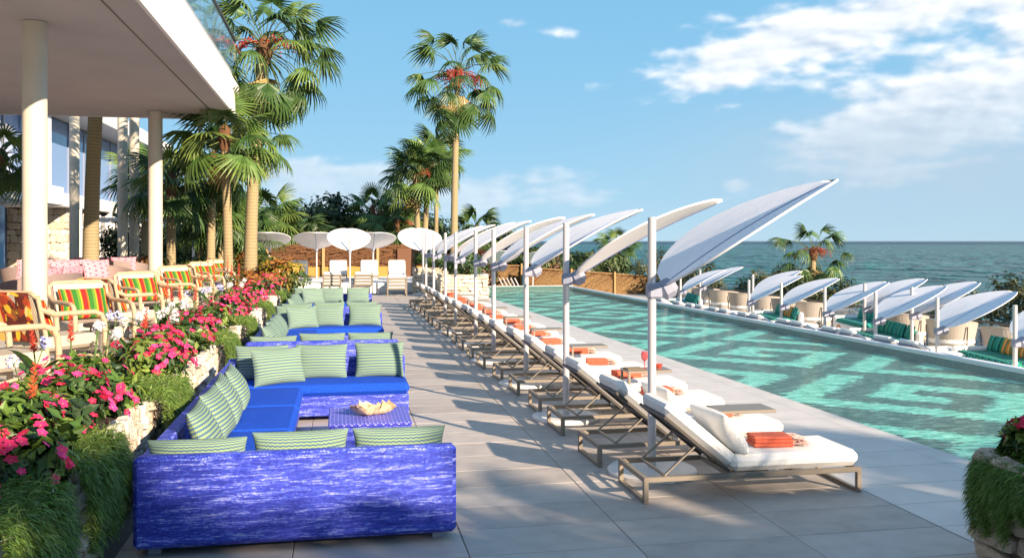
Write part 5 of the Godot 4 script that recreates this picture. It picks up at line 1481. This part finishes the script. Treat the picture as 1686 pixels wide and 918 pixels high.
# ---------------------------------------------------------------- far end of the deck
func make_far_end() -> void:
	var rng := RandomNumberGenerator.new()
	rng.seed = 9
	var sc := thing("thatched_screen", "long reddish thatched screen along the back of the far platform", "fence")
	var b := MB.new()
	for k in 900:
		var x := rng.randf_range(-3.6, 4.6)
		var y := rng.randf_range(0.95, 1.95)
		var L := rng.randf_range(0.35, 0.8)
		var a := rng.randf_range(0.5, 1.1)
		var p := P(x, y, 47.6 - rng.randf_range(0.0, 0.12))
		b.bar(p, p + Vector3(cos(a) * L, sin(a) * L - L * 0.5, 0), 0.02, 0.02, 0.0)
	stuff(part(sc, "slanting_reeds", b.done(), M.thatch))
	part(sc, "backing", box_mesh(Vector3(8.4, 1.2, 0.08), 0.0, P(0.5, 1.4, 47.75)), M.thatch)
	part(sc, "lower_wall", box_mesh(Vector3(8.4, 0.6, 0.14), 0.0, P(0.5, 0.6, 47.72)), M.mustard)
	for x in [-3.6, -0.85, 1.9, 4.65]: part(sc, "post", box_mesh(Vector3(0.14, 2.0, 0.14), 0.01, P(x, 1.1, 47.5)), M.bamboo)
	part(sc, "door_panel", box_mesh(Vector3(1.0, 1.5, 0.06), 0.01, P(3.4, 1.1, 47.4)), mat("door_brown", lin(0.13, 0.055, 0.025), 0.8))
	# white lounge chairs on the platform
	var root := thing("lounge_chair", "x", "armchair", Vector3.ZERO, 0.0, "white lounge chairs on the far platform")
	root.set_meta("kindname", "lounge_chair")
	part(root, "frame", bars([[Vector3(-0.4, 0.2, 0.36), Vector3(0.4, 0.2, 0.36)], [Vector3(-0.4, 0.2, -0.36), Vector3(0.4, 0.2, -0.36)], [Vector3(-0.4, 0, 0.36), Vector3(-0.4, 0.2, 0.36)], [Vector3(0.4, 0, 0.36), Vector3(0.4, 0.2, 0.36)], [Vector3(-0.4, 0, -0.36), Vector3(-0.4, 0.7, -0.44)], [Vector3(0.4, 0, -0.36), Vector3(0.4, 0.7, -0.44)]], 0.045, 0.045), M.bronze)
	part(root, "seat", soft_slab(Vector3(0.8, 0.2, 0.76), 0.05, 0.015, 3), M.pad, Transform3D(Basis(), Vector3(0, 0.32, 0)))
	part(root, "back", soft_slab(Vector3(0.8, 0.2, 0.6), 0.05, 0.015, 4), M.pad, Transform3D(Basis(Vector3(1, 0, 0), 1.3), Vector3(0, 0.62, -0.36)))
	part(root, "pillow", cushion_mesh(0.5, 0.34, 0.14, 5), M.pad, Transform3D(Basis(Vector3(1, 0, 0), -0.3), Vector3(0.05, 0.42, -0.2)))
	var cs := [["leftmost white lounge chair before the thatched screen, by the crotons", -1.9, 43.4], ["white lounge chair before the screen, left of the white parasol pole", -0.1, 43.6], ["white lounge chair before the screen, right of the white parasol pole", 1.35, 43.6], ["rightmost white lounge chair before the thatched screen", 2.65, 43.4]]
	for k in 4:
		if k == 0: root.position = P(cs[0][1], 0.38, cs[0][2]); root.set_meta("label", cs[0][0])
		else: copy(root, cs[k][0], P(cs[k][1], 0.38, cs[k][2]))
	# slatted chairs seen from behind
	for q in [["slatted bronze chair back, left of the white parasol's pole", -0.35, 40.6], ["slatted bronze chair back with a dark throw, right of the white parasol's pole", 1.0, 40.5], ["wide slatted bronze chair back beside the last loungers", 2.25, 37.2]]:
		var o := thing("slatted_chair", q[0], "chair", P(q[1], 0.0 if q[2] < 38 else 0.02, q[2]), 0.0, "slatted chairs at the deck's end")
		for x in [-0.38, 0.38]: part(o, "leg", bars([[Vector3(x, 0, 0.3), Vector3(x, 0.78, 0.36)], [Vector3(x, 0, -0.3), Vector3(x, 0.3, -0.3)], [Vector3(x, 0.28, 0.3), Vector3(x, 0.28, -0.32)]], 0.05, 0.05), M.bronze)
		for k in 4: part(o, "slat", box_mesh(Vector3(0.74, 0.08, 0.03), 0.005, Vector3(0, 0.3 + 0.135 * k, 0.33 + 0.012 * k)), M.bronze)
		part(o, "seat", soft_slab(Vector3(0.76, 0.14, 0.6), 0.04, 0.01, 8), M.pad, Transform3D(Basis(), Vector3(0, 0.36, 0)))
		part(o, "back_cushion", soft_slab(Vector3(0.74, 0.12, 0.5), 0.04, 0.01, 9), M.pad, Transform3D(Basis(Vector3(1, 0, 0), 1.45), Vector3(0, 0.6, 0.24)))
	var dt := thing("low_table", "small dark low table between the slatted chairs at the far end", "table", P(0.35, 0.02, 40.7))
	part(dt, "top", box_mesh(Vector3(0.6, 0.04, 0.5), 0.005, Vector3(0, 0.5, 0)), M.dark_bronze)
	for x in [-0.25, 0.25]: part(dt, "leg", bars([[Vector3(x, 0, 0), Vector3(x, 0.48, 0)]], 0.05, 0.05), M.dark_bronze)
	var pot := thing("potted_plant", "dark red pot with a green plant right of the thatched screen", "potted plant", P(4.7, 0.38, 44.0))
	part(pot, "pot", lathe_mesh([Vector2(0.0, 0.0), Vector2(0.22, 0.0), Vector2(0.3, 0.4), Vector2(0.0, 0.4)], 16), M.red_fruit)
	part(pot, "foliage", leafy(300, Vector3(0.4, 0.4, 0.4), Vector2(0.1, 0.25), [Color(0.05, 0.12, 0.03)], 6, 8), M.leaf, Transform3D(Basis(), Vector3(0, 0.65, 0)))
	# golden reed fence behind the pool end, then down along the lower terrace
	for q in [["golden slanted reed fence across the far end of the pool", P(5.2, -0.5, 47.9), P(9.5, -0.5, 47.7), 1.4, 330], ["golden slanted reed fence stepping down to the sea behind the lower terrace", P(9.6, -0.6, 46.6), P(16.6, -1.12, 46.3), 1.42, 620]]:
		var o := thing("reed_fence", q[0], "fence", Vector3.ZERO, 0.0, "golden reed fences")
		var A: Vector3 = q[1]
		var B: Vector3 = q[2]
		var u := (B - A).normalized()
		var L := (B - A).length()
		var m := MB.new()
		for k in q[4]:
			var t := rng.randf_range(0.0, L - 0.7)
			var ln := rng.randf_range(0.7, 1.25)
			var p := A + u * t + Vector3(0, rng.randf_range(0.0, q[3] - ln * 0.62), 0) + u.cross(Vector3.UP) * rng.randf_range(-0.05, 0.05)
			m.bar(p, p + u * ln * 0.76 + Vector3(0, ln * 0.62, 0), 0.035, 0.03, 0.0)
		stuff(part(o, "slanting_reeds", m.done(), M.reed))
		part(o, "backing", bars([[A + Vector3(0, q[3] * 0.5, 0) - u.cross(Vector3.UP) * 0.08, B + Vector3(0, q[3] * 0.5, 0) - u.cross(Vector3.UP) * 0.08]], 0.02, q[3] * 0.98, 0.0), M.thatch)
		var n := int(L / 2.2)
		for k in n + 1: part(o, "post", tube_mesh([A + u * L * k / n + u.cross(Vector3.UP) * 0.1, A + u * L * k / n + Vector3(0, q[3] + 0.12, 0) + u.cross(Vector3.UP) * 0.1], [0.06], 8), M.bamboo)
		part(o, "top_rail", tube_mesh([A + Vector3(0, q[3], 0), B + Vector3(0, q[3], 0)], [0.05], 8), M.reed)
	var cr := thing("slatted_bench", "small white slatted bench behind the pool end", "bench", P(8.6, -0.3, 44.9))
	for k in 5: part(cr, "slat", bars([[Vector3(-0.45 + 0.2 * k, 0.0, 0), Vector3(-0.75 + 0.2 * k, 0.65, -0.25)]], 0.07, 0.04), M.pole_white)
	part(cr, "seat", box_mesh(Vector3(1.1, 0.06, 0.6), 0.01, Vector3(0, 0.03, 0.2)), M.pole_white)

# ---------------------------------------------------------------- lower terrace beyond the pool
func make_lower() -> void:
	var y := -0.6
	# basket pods
	var root := thing("basket_chair", "x", "armchair", Vector3.ZERO, 0.0, "rope basket chairs on the lower terrace")
	root.set_meta("kindname", "basket_chair")
	var b := MB.new()
	for i in 34:
		var a := lerpf(0.75, TAU - 0.75, i / 33.0)
		var hgt := 0.66 + 0.2 * pow(sin((a - 0.75) / (TAU - 1.5) * PI), 0.7)
		b.bar(Vector3(cos(a) * 0.5, 0.34, sin(a) * 0.5), Vector3(cos(a) * 0.58, hgt, sin(a) * 0.58), 0.085, 0.02, 0.004, Vector3(cos(a), 0, sin(a)))
	part(root, "rope_back", b.done(), M.rope)
	var rim := []
	for i in 34:
		var a := lerpf(0.75, TAU - 0.75, i / 33.0)
		rim.append(Vector3(cos(a) * 0.585, 0.67 + 0.2 * pow(sin((a - 0.75) / (TAU - 1.5) * PI), 0.7), sin(a) * 0.585))
	part(root, "rim", tube_mesh(rim, [0.018], 6), M.rope)
	part(root, "seat_cushion", lathe_mesh([Vector2(0.0, 0.24), Vector2(0.47, 0.24), Vector2(0.53, 0.3), Vector2(0.52, 0.4), Vector2(0.45, 0.44), Vector2(0.0, 0.45)], 24), M.pad)
	part(root, "base", lathe_mesh([Vector2(0.42, 0.0), Vector2(0.5, 0.1), Vector2(0.52, 0.24), Vector2(0.0, 0.24)], 24), M.rope)
	for a in [0.8, 2.2, 4.1, 5.5]: part(root, "leg", bars([[Vector3(cos(a) * 0.56, 0, sin(a) * 0.56), Vector3(cos(a) * 0.6, 0.72, sin(a) * 0.6)]], 0.025, 0.025), M.dark_bronze)
	var ds := [18.3, 20.3, 22.2, 27.0, 28.7, 30.4, 32.2, 34.0, 35.7, 37.6]
	for k in ds.size():
		var lab := "%s beige rope basket chair from the right edge, beside the sea railing" % ORD[k]
		var at := P(15.0, y, ds[k])
		if k == 0: root.position = at; root.rotation.y = 0.5; root.set_meta("label", "rope basket chair nearest the viewer, at the right edge beside the sea railing")
		else: copy(root, lab, at, 0.5 + 0.12 * (k % 3))
	# white sofas with green cushions
	var cush := cushion_mesh(0.55, 0.36, 0.16, 51, 0.04)
	var names := ["the right edge", "the middle of the lower terrace", "the far end of the lower terrace"]
	var sd := [[13.25, 16.4], [13.3, 20.6], [13.5, 26.6], [15.1, 24.4], [13.0, 33.2]]
	var sn := ["white lower terrace sofa with green striped cushions nearest the viewer at right", "white sofa with green striped cushions right of the palm", "white sofa with green and orange cushions, left of the palm", "white sofa with green cushions by the sea railing under the palm", "small far white sofa with green cushions by the reed fence"]
	for k in 5:
		var at := P(sd[k][0], y, sd[k][1])
		var o := thing("terrace_sofa", sn[k], "sofa", at, -0.2, "white sofas on the lower terrace")
		part(o, "base", box_mesh(Vector3(0.9, 0.34, 2.4), 0.04, Vector3(0, 0.17, 0)), M.white_gloss)
		part(o, "back", box_mesh(Vector3(0.14, 0.6, 2.4), 0.05, Vector3(0.42, 0.36, 0)), M.white_gloss)
		part(o, "far_arm", box_mesh(Vector3(0.9, 0.52, 0.14), 0.05, Vector3(0, 0.27, -1.18)), M.white_gloss)
		part(o, "seat_pad", soft_slab(Vector3(0.76, 0.12, 2.1), 0.04, 0.01, 52), M.green_stripes, Transform3D(Basis(), Vector3(-0.05, 0.4, 0.0)))
		for z in [-0.7, 0.35]:
			var ring := []
			for i in 15: ring.append(Vector3(-0.455, 0.1 + 0.17 * sin(PI * i / 14.0), z + 0.17 * cos(PI * i / 14.0)))
			part(o, "orange_ring", tube_mesh(ring, [0.03], 6), M.orange_ring)
		var xf := Transform3D(Basis(Vector3.UP, -0.2), at)
		for j in 4:
			var orange: bool = j in [1, 2] and k in [0, 2]
			solo("striped_pillow", "%s striped pillow, %s from the viewer's end of %s" % ["orange" if orange else "green", ORD[j], ["the nearest lower terrace sofa", "the sofa right of the palm", "the sofa left of the palm", "the sofa by the sea railing", "the far sofa by the reed fence"][k]], "pillow", cush, M.orange_stripes if orange else M.green_stripes, xf * Transform3D(Basis(Vector3.UP, -PI / 2 + 0.1 * (j - 1.5)) * Basis(Vector3(1, 0, 0), -0.3), Vector3(0.27, 0.44, 0.82 - 0.53 * j)), "striped pillows on the lower terrace")
	# low loungers along the outer pool edge
	var lr := thing("white_lounger", "x", "sun lounger", Vector3.ZERO, 0.0, "white loungers behind the outer pool edge")
	lr.set_meta("kindname", "white_lounger")
	part(lr, "bed", soft_slab(Vector3(1.2, 0.12, 0.64), 0.04, 0.012, 61), M.pad, Transform3D(Basis(), Vector3(0.75, 0.36, 0)))
	part(lr, "backrest", soft_slab(Vector3(0.8, 0.1, 0.64), 0.04, 0.012, 62), M.pad, Transform3D(Basis(Vector3(0, 0, 1), -0.5), Vector3(-0.16, 0.5, 0)))
	part(lr, "back_shell", box_mesh(Vector3(0.8, 0.03, 0.62), 0.01), M.clasp, Transform3D(Basis(Vector3(0, 0, 1), -0.5), Vector3(-0.19, 0.43, 0)))
	part(lr, "base", box_mesh(Vector3(1.7, 0.28, 0.58), 0.03, Vector3(0.5, 0.15, 0)), M.white_gloss)
	var ld := [17.4, 18.3, 19.7, 20.5, 22.0, 22.8, 24.4, 25.2, 26.5, 27.3, 28.4, 29.2, 30.3, 32.0]
	for k in ld.size():
		var at := P(pool_right(ld[k]) + 0.75, y, ld[k])
		var lab := "%s white lounger from the right, its head just over the outer pool edge" % ORD[k]
		if k == 0: lr.position = at; lr.set_meta("label", lab.replace("nearest", "first"))
		else: copy(lr, lab, at)
	# railing
	var rl := thing("sea_railing", "thin bronze railing along the seaward side of the lower terrace", "railing")
	part(rl, "handrail", bars([[P(16.5, 0.1, 6), P(16.5, 0.1, 48)]], 0.07, 0.06), M.dark_bronze)
	for k in 16: part(rl, "post", bars([[P(16.5, y, 6.5 + 2.75 * k), P(16.5, 0.08, 6.5 + 2.75 * k)]], 0.05, 0.05), M.dark_bronze)
	for k in 15: part(rl, "glass_panel", box_mesh(Vector3(0.012, 0.56, 2.66), 0.0, P(16.5, -0.25, 7.875 + 2.75 * k)), M.balustrade_glass)
	# shrubs beyond
	for q in [["large dark shrub beyond the railing at the right edge", 18.2, 18.8, 1.3], ["dark shrub beyond the railing under the right parasols", 18.4, 21.8, 1.25], ["shrub beyond the railing behind the basket chairs", 18.2, 24.4, 1.1], ["dark shrub left of the lower terrace palm", 18.0, 31.6, 1.2], ["rounded shrub beyond the railing, left of the parasols", 18.6, 35.0, 1.35], ["low shrub beyond the railing at the far parasols", 18.2, 38.6, 1.1], ["shrub behind the far end of the railing by the reed fence", 17.6, 43.0, 1.3], ["tall dark shrub beyond the railing near its far end", 16.9, 46.5, 1.7]]:
		solo("sea_shrub", q[0], "bush", leafy(2200, Vector3(q[3] * 1.2, q[3] * 1.05, q[3] * 1.5), Vector2(0.1, 0.22), [Color(0.045, 0.06, 0.018), Color(0.075, 0.085, 0.025), Color(0.11, 0.1, 0.035), Color(0.03, 0.045, 0.015)], int(q[2] * 7), 18, 0.35), M.leaf, Transform3D(Basis(), P(q[1], -0.75 + q[3] * 0.6, q[2])), "shrubs beyond the sea railing")

# ---------------------------------------------------------------- trees
func tree(label: String, at: Vector3, half: Vector3, seed_: int, group: String, lift := 0.5) -> void:
	var o := thing("broadleaf_tree", label, "tree", at, 0.0, group)
	part(o, "trunk", tube_mesh([Vector3(0, -0.5, 0), Vector3(0.1, half.y * lift, 0.05), Vector3(-0.1, half.y * (lift + 0.5), 0)], [0.2, 0.16, 0.08], 8), M.bark)
	for k in 3:
		var a := k * 2.1 + seed_
		part(o, "limb", tube_mesh([Vector3(0.05, half.y * lift, 0), Vector3(cos(a) * half.x * 0.4, half.y * (lift + 0.4), sin(a) * half.z * 0.4)], [0.1, 0.04], 6), M.bark)
	part(o, "crown", leafy(5200, half, Vector2(0.22, 0.46), [Color(0.03, 0.06, 0.015), Color(0.05, 0.085, 0.022), Color(0.022, 0.045, 0.012), Color(0.08, 0.11, 0.03)], seed_, 34, 0.25), M.leaf, Transform3D(Basis(), Vector3(0, half.y * (lift + 0.45), 0)))

func make_trees() -> void:
	var g := "fan palms round the deck"
	# the near pair left of the deck
	palm("fan palm with a brown fibre crown, left of the pair by the deck", P(-3.62, 0.3, 31.2), 5.5, 0.17, 0.13, 18, 1.0, Vector3(-0.1, 0, 0.2), 3, g, 0, -40.0, 1)
	palm("tallest left fan palm with red fruit, its crown beside the roof corner", P(-3.1, 0.3, 33.0), 8.8, 0.25, 0.17, 48, 1.12, Vector3(0.5, 0, 0.2), 8, g, 3, -58.0, 2, 1.0, true)
	palm("second trunk fan palm behind the tallest left palm", P(-3.3, 0.3, 35.5), 6.0, 0.2, 0.15, 14, 0.95, Vector3(0.2, 0, 0), 11, g, 1, -45.0, 1)
	palm("leaning fan palm whose ringed trunk rises behind the first column", P(-8.45, 0.45, 33.5), 9.6, 0.27, 0.22, 22, 1.4, Vector3(0.45, 0, 0.3), 14, g, 0, -35.0)
	palm("small fan palm on the balcony before the blue windows, far left", P(-11.5, 4.3, 34.0), 0.9, 0.15, 0.13, 24, 0.85, Vector3(0.05, 0, 0), 17, g, 0, -55.0)
	palm("leafy fan palm right behind the far canopy column", P(-6.6, 0.3, 38.0), 4.4, 0.2, 0.16, 20, 1.1, Vector3(0.0, 0, 0.0), 19, g, 0, -50.0)
	palm("fan palm behind the double columns", P(-9.3, 0.3, 46.5), 5.0, 0.2, 0.16, 20, 1.15, Vector3(0.1, 0, 0), 21, g, 0, -45.0)
	palm("fan palm between the far canopy column and the near pair", P(-5.3, 0.3, 39.5), 5.4, 0.2, 0.16, 20, 1.1, Vector3(0.1, 0, 0), 24, g, 0, -52.0)
	for q in [["leftmost of the three small palms in front of the hedge", -6.25, 43.0, 3.0, 31], ["middle of the three small palms in front of the hedge", -5.7, 42.2, 3.5, 32], ["rightmost of the three small palms in front of the hedge", -5.3, 42.6, 3.2, 33], ["thin lone small palm right of the three in front of the hedge", -4.35, 44.0, 2.7, 34]]:
		palm(q[0], P(q[1], 0.2, q[2]), q[3], 0.14, 0.11, 17, 0.95, Vector3(0.1, 0, 0), q[4], "small palms before the hedge", 0, -35.0)
	for q in [["round crowned palm behind the left grey parasol", -3.8, 50.0, 3.7, 1.2, 41], ["low palm right of the round crowned palm", -2.3, 52.0, 2.5, 1.1, 42], ["low palm left of the round crowned palm", -5.2, 51.0, 3.0, 1.1, 43]]:
		palm(q[0], P(q[1], 0.0, q[2]), q[3], 0.14, 0.12, 22, q[4], Vector3(0.05, 0, 0), q[5], "palms behind the far parasols", 0, -50.0)
	palm("tall lone fan palm with red fruit rising above the parasol row", P(5.5, 0.0, 44.6), 10.6, 0.22, 0.13, 36, 1.22, Vector3(0.2, 0, 0), 51, g, 4, -66.0, 3, 1.0, true)
	palm("full fan palm in the middle distance, left trunk of a crossing pair", P(4.35, 0.0, 52.0), 6.1, 0.2, 0.14, 22, 1.15, Vector3(-0.1, 0, 0), 52, g, 1, -38.0, 1)
	palm("full fan palm in the middle distance, right trunk of a crossing pair", P(4.75, 0.0, 52.6), 6.7, 0.2, 0.14, 20, 1.1, Vector3(0.35, 0, 0), 53, g, 0, -35.0)
	palm("slim palm with small crown behind the tall lone palm", P(6.0, 0.0, 58.0), 8.0, 0.17, 0.12, 20, 1.15, Vector3(0.1, 0, 0), 54, g, 2, -45.0)
	for q in [["slim palm with a dry skirt behind the grey parasol", 1.9, 58.0, 4.3, 61], ["slim palm with red fruit left of the crossing pair", 3.3, 56.0, 3.4, 62], ["small slim palm between the slim palms and the pair", 3.7, 60.0, 4.3, 63]]:
		palm(q[0], P(q[1], 0.0, q[2]), q[3], 0.14, 0.1, 18, 1.05, Vector3(0.1, 0, 0), q[4], "slim palms behind the screen", 1, -65.0, 3)
	palm("palm showing behind the parasols left of the sea", P(17.05, -1.3, 55.0), 3.3, 0.16, 0.13, 20, 0.85, Vector3(0.1, 0, 0), 71, g, 0, -55.0)
	palm("palm with red fruit standing by the sea railing at the right", P(17.8, -1.4, 32.2), 3.25, 0.15, 0.1, 26, 0.66, Vector3(0.05, 0, 0), 72, g, 4, -72.0, 2, 1.0, true)
	palm("small palm top above the parasol row right of the tall palm", P(8.3, -0.5, 56.0), 3.6, 0.14, 0.12, 18, 1.0, Vector3(0.05, 0, 0), 73, g, 0, -45.0)
	# the hedge and the dark trees
	for q in [["tall clipped dark hedge behind the small palms, left part", -9.5, 49.5, 3.6], ["tall clipped dark hedge behind the small palms, right part", -4.6, 50.5, 3.6]]:
		solo("hedge", q[0], "hedge", leafy(7000, Vector3(q[3], 2.1, 1.2), Vector2(0.16, 0.34), [Color(0.035, 0.065, 0.015), Color(0.06, 0.1, 0.025), Color(0.08, 0.12, 0.03), Color(0.025, 0.05, 0.012)], int(q[2] * 5), 60, 0.1), M.leaf, Transform3D(Basis(), P(q[1], 1.5, q[2])), "hedge at the garden's back")
	for q in [["dark broadleaf tree behind the left grey parasol", -3.2, 58.0, 3.6, 2.5, 81], ["highest dark broadleaf tree behind the thatched screen", -0.9, 59.0, 3.8, 2.9, 82], ["dark broadleaf tree behind the white parasol", 1.8, 60.0, 3.6, 2.4, 83], ["dark broadleaf tree left of the crossing palms", 4.2, 61.0, 3.6, 2.5, 84], ["low dark tree under the tall palm", 6.8, 60.0, 3.2, 1.7, 85], ["low dark tree behind the parasol row", 9.8, 58.0, 3.2, 1.6, 86], ["low dark tree above the reed fence", 12.3, 54.0, 2.6, 0.95, 87], ["low dark tree at the shore end of the reed fence", 15.0, 52.0, 2.2, 0.8, 88], ["dark tree behind the garden at the far left", -7.5, 58.0, 4.0, 3.0, 89], ["dark tree behind the hotel wing's end", -9.5, 67.0, 4.0, 3.4, 90]]:
		tree(q[0], P(q[1], 0.0, q[2]), Vector3(q[3], q[4], q[3] * 0.8), q[5], "dark trees behind the deck")
	for q in [["dark shrub with red leaves under the parasol row", 5.6, 40.0, 1.3], ["flowering shrub right of the far stone boxes", 6.7, 45.8, 1.4], ["dense shrub behind the stone boxes", 4.9, 41.5, 1.3], ["shrub before the reed fence at the pool end", 8.2, 49.5, 1.5], ["shrub above the reed fence behind the pool corner", 11.2, 50.0, 1.5]]:
		solo("garden_shrub", q[0], "bush", leafy(2000, Vector3(q[3], q[3] * 0.85, q[3] * 0.8), Vector2(0.14, 0.3), [Color(0.04, 0.08, 0.02), Color(0.07, 0.12, 0.03), Color(0.14, 0.06, 0.03), Color(0.12, 0.16, 0.05)], int(q[2] * 9), 18, 0.3), M.leaf, Transform3D(Basis(), P(q[1], 0.75, q[2])), "shrubs round the pool end")
	# palms behind the viewer, whose shade falls on the near deck
	for q in SHADE:
		palm(q[0], P(q[1], 0.0, q[2]), q[3], 0.24, 0.18, q[4], q[5], Vector3(0.2, 0, 0), q[6], "palms behind the viewer", 0, -55.0)

const SHADE := [["shade casting fan palm behind the viewer on the right", 13.2, -10.2, 6.0, 36, 1.2, 91], ["shade casting fan palm behind the viewer, farther right", 16.0, -8.3, 6.0, 34, 1.2, 92], ["shade casting fan palm behind the viewer, farthest back", 11.2, -10.6, 6.0, 34, 1.2, 93], ["small shade casting fan palm behind the viewer", 9.7, -7.3, 6.0, 14, 0.75, 94], ["shade casting fan palm right behind the viewer", 7.3, -9.5, 6.0, 26, 1.1, 95], ["little shade casting fan palm behind the viewer on the left", 5.6, -8.0, 6.0, 22, 0.75, 96]]

func _ready() -> void:
	set_view()
	make_materials()
	make_stones()
	make_fronds()
	make_grass()
	make_flowers()
	make_canopy()
	make_setting()
	make_buildings()
	make_planters()
	make_sofas()
	make_loungers()
	make_parasols()
	make_cafe()
	make_far_end()
	make_lower()
	make_trees()
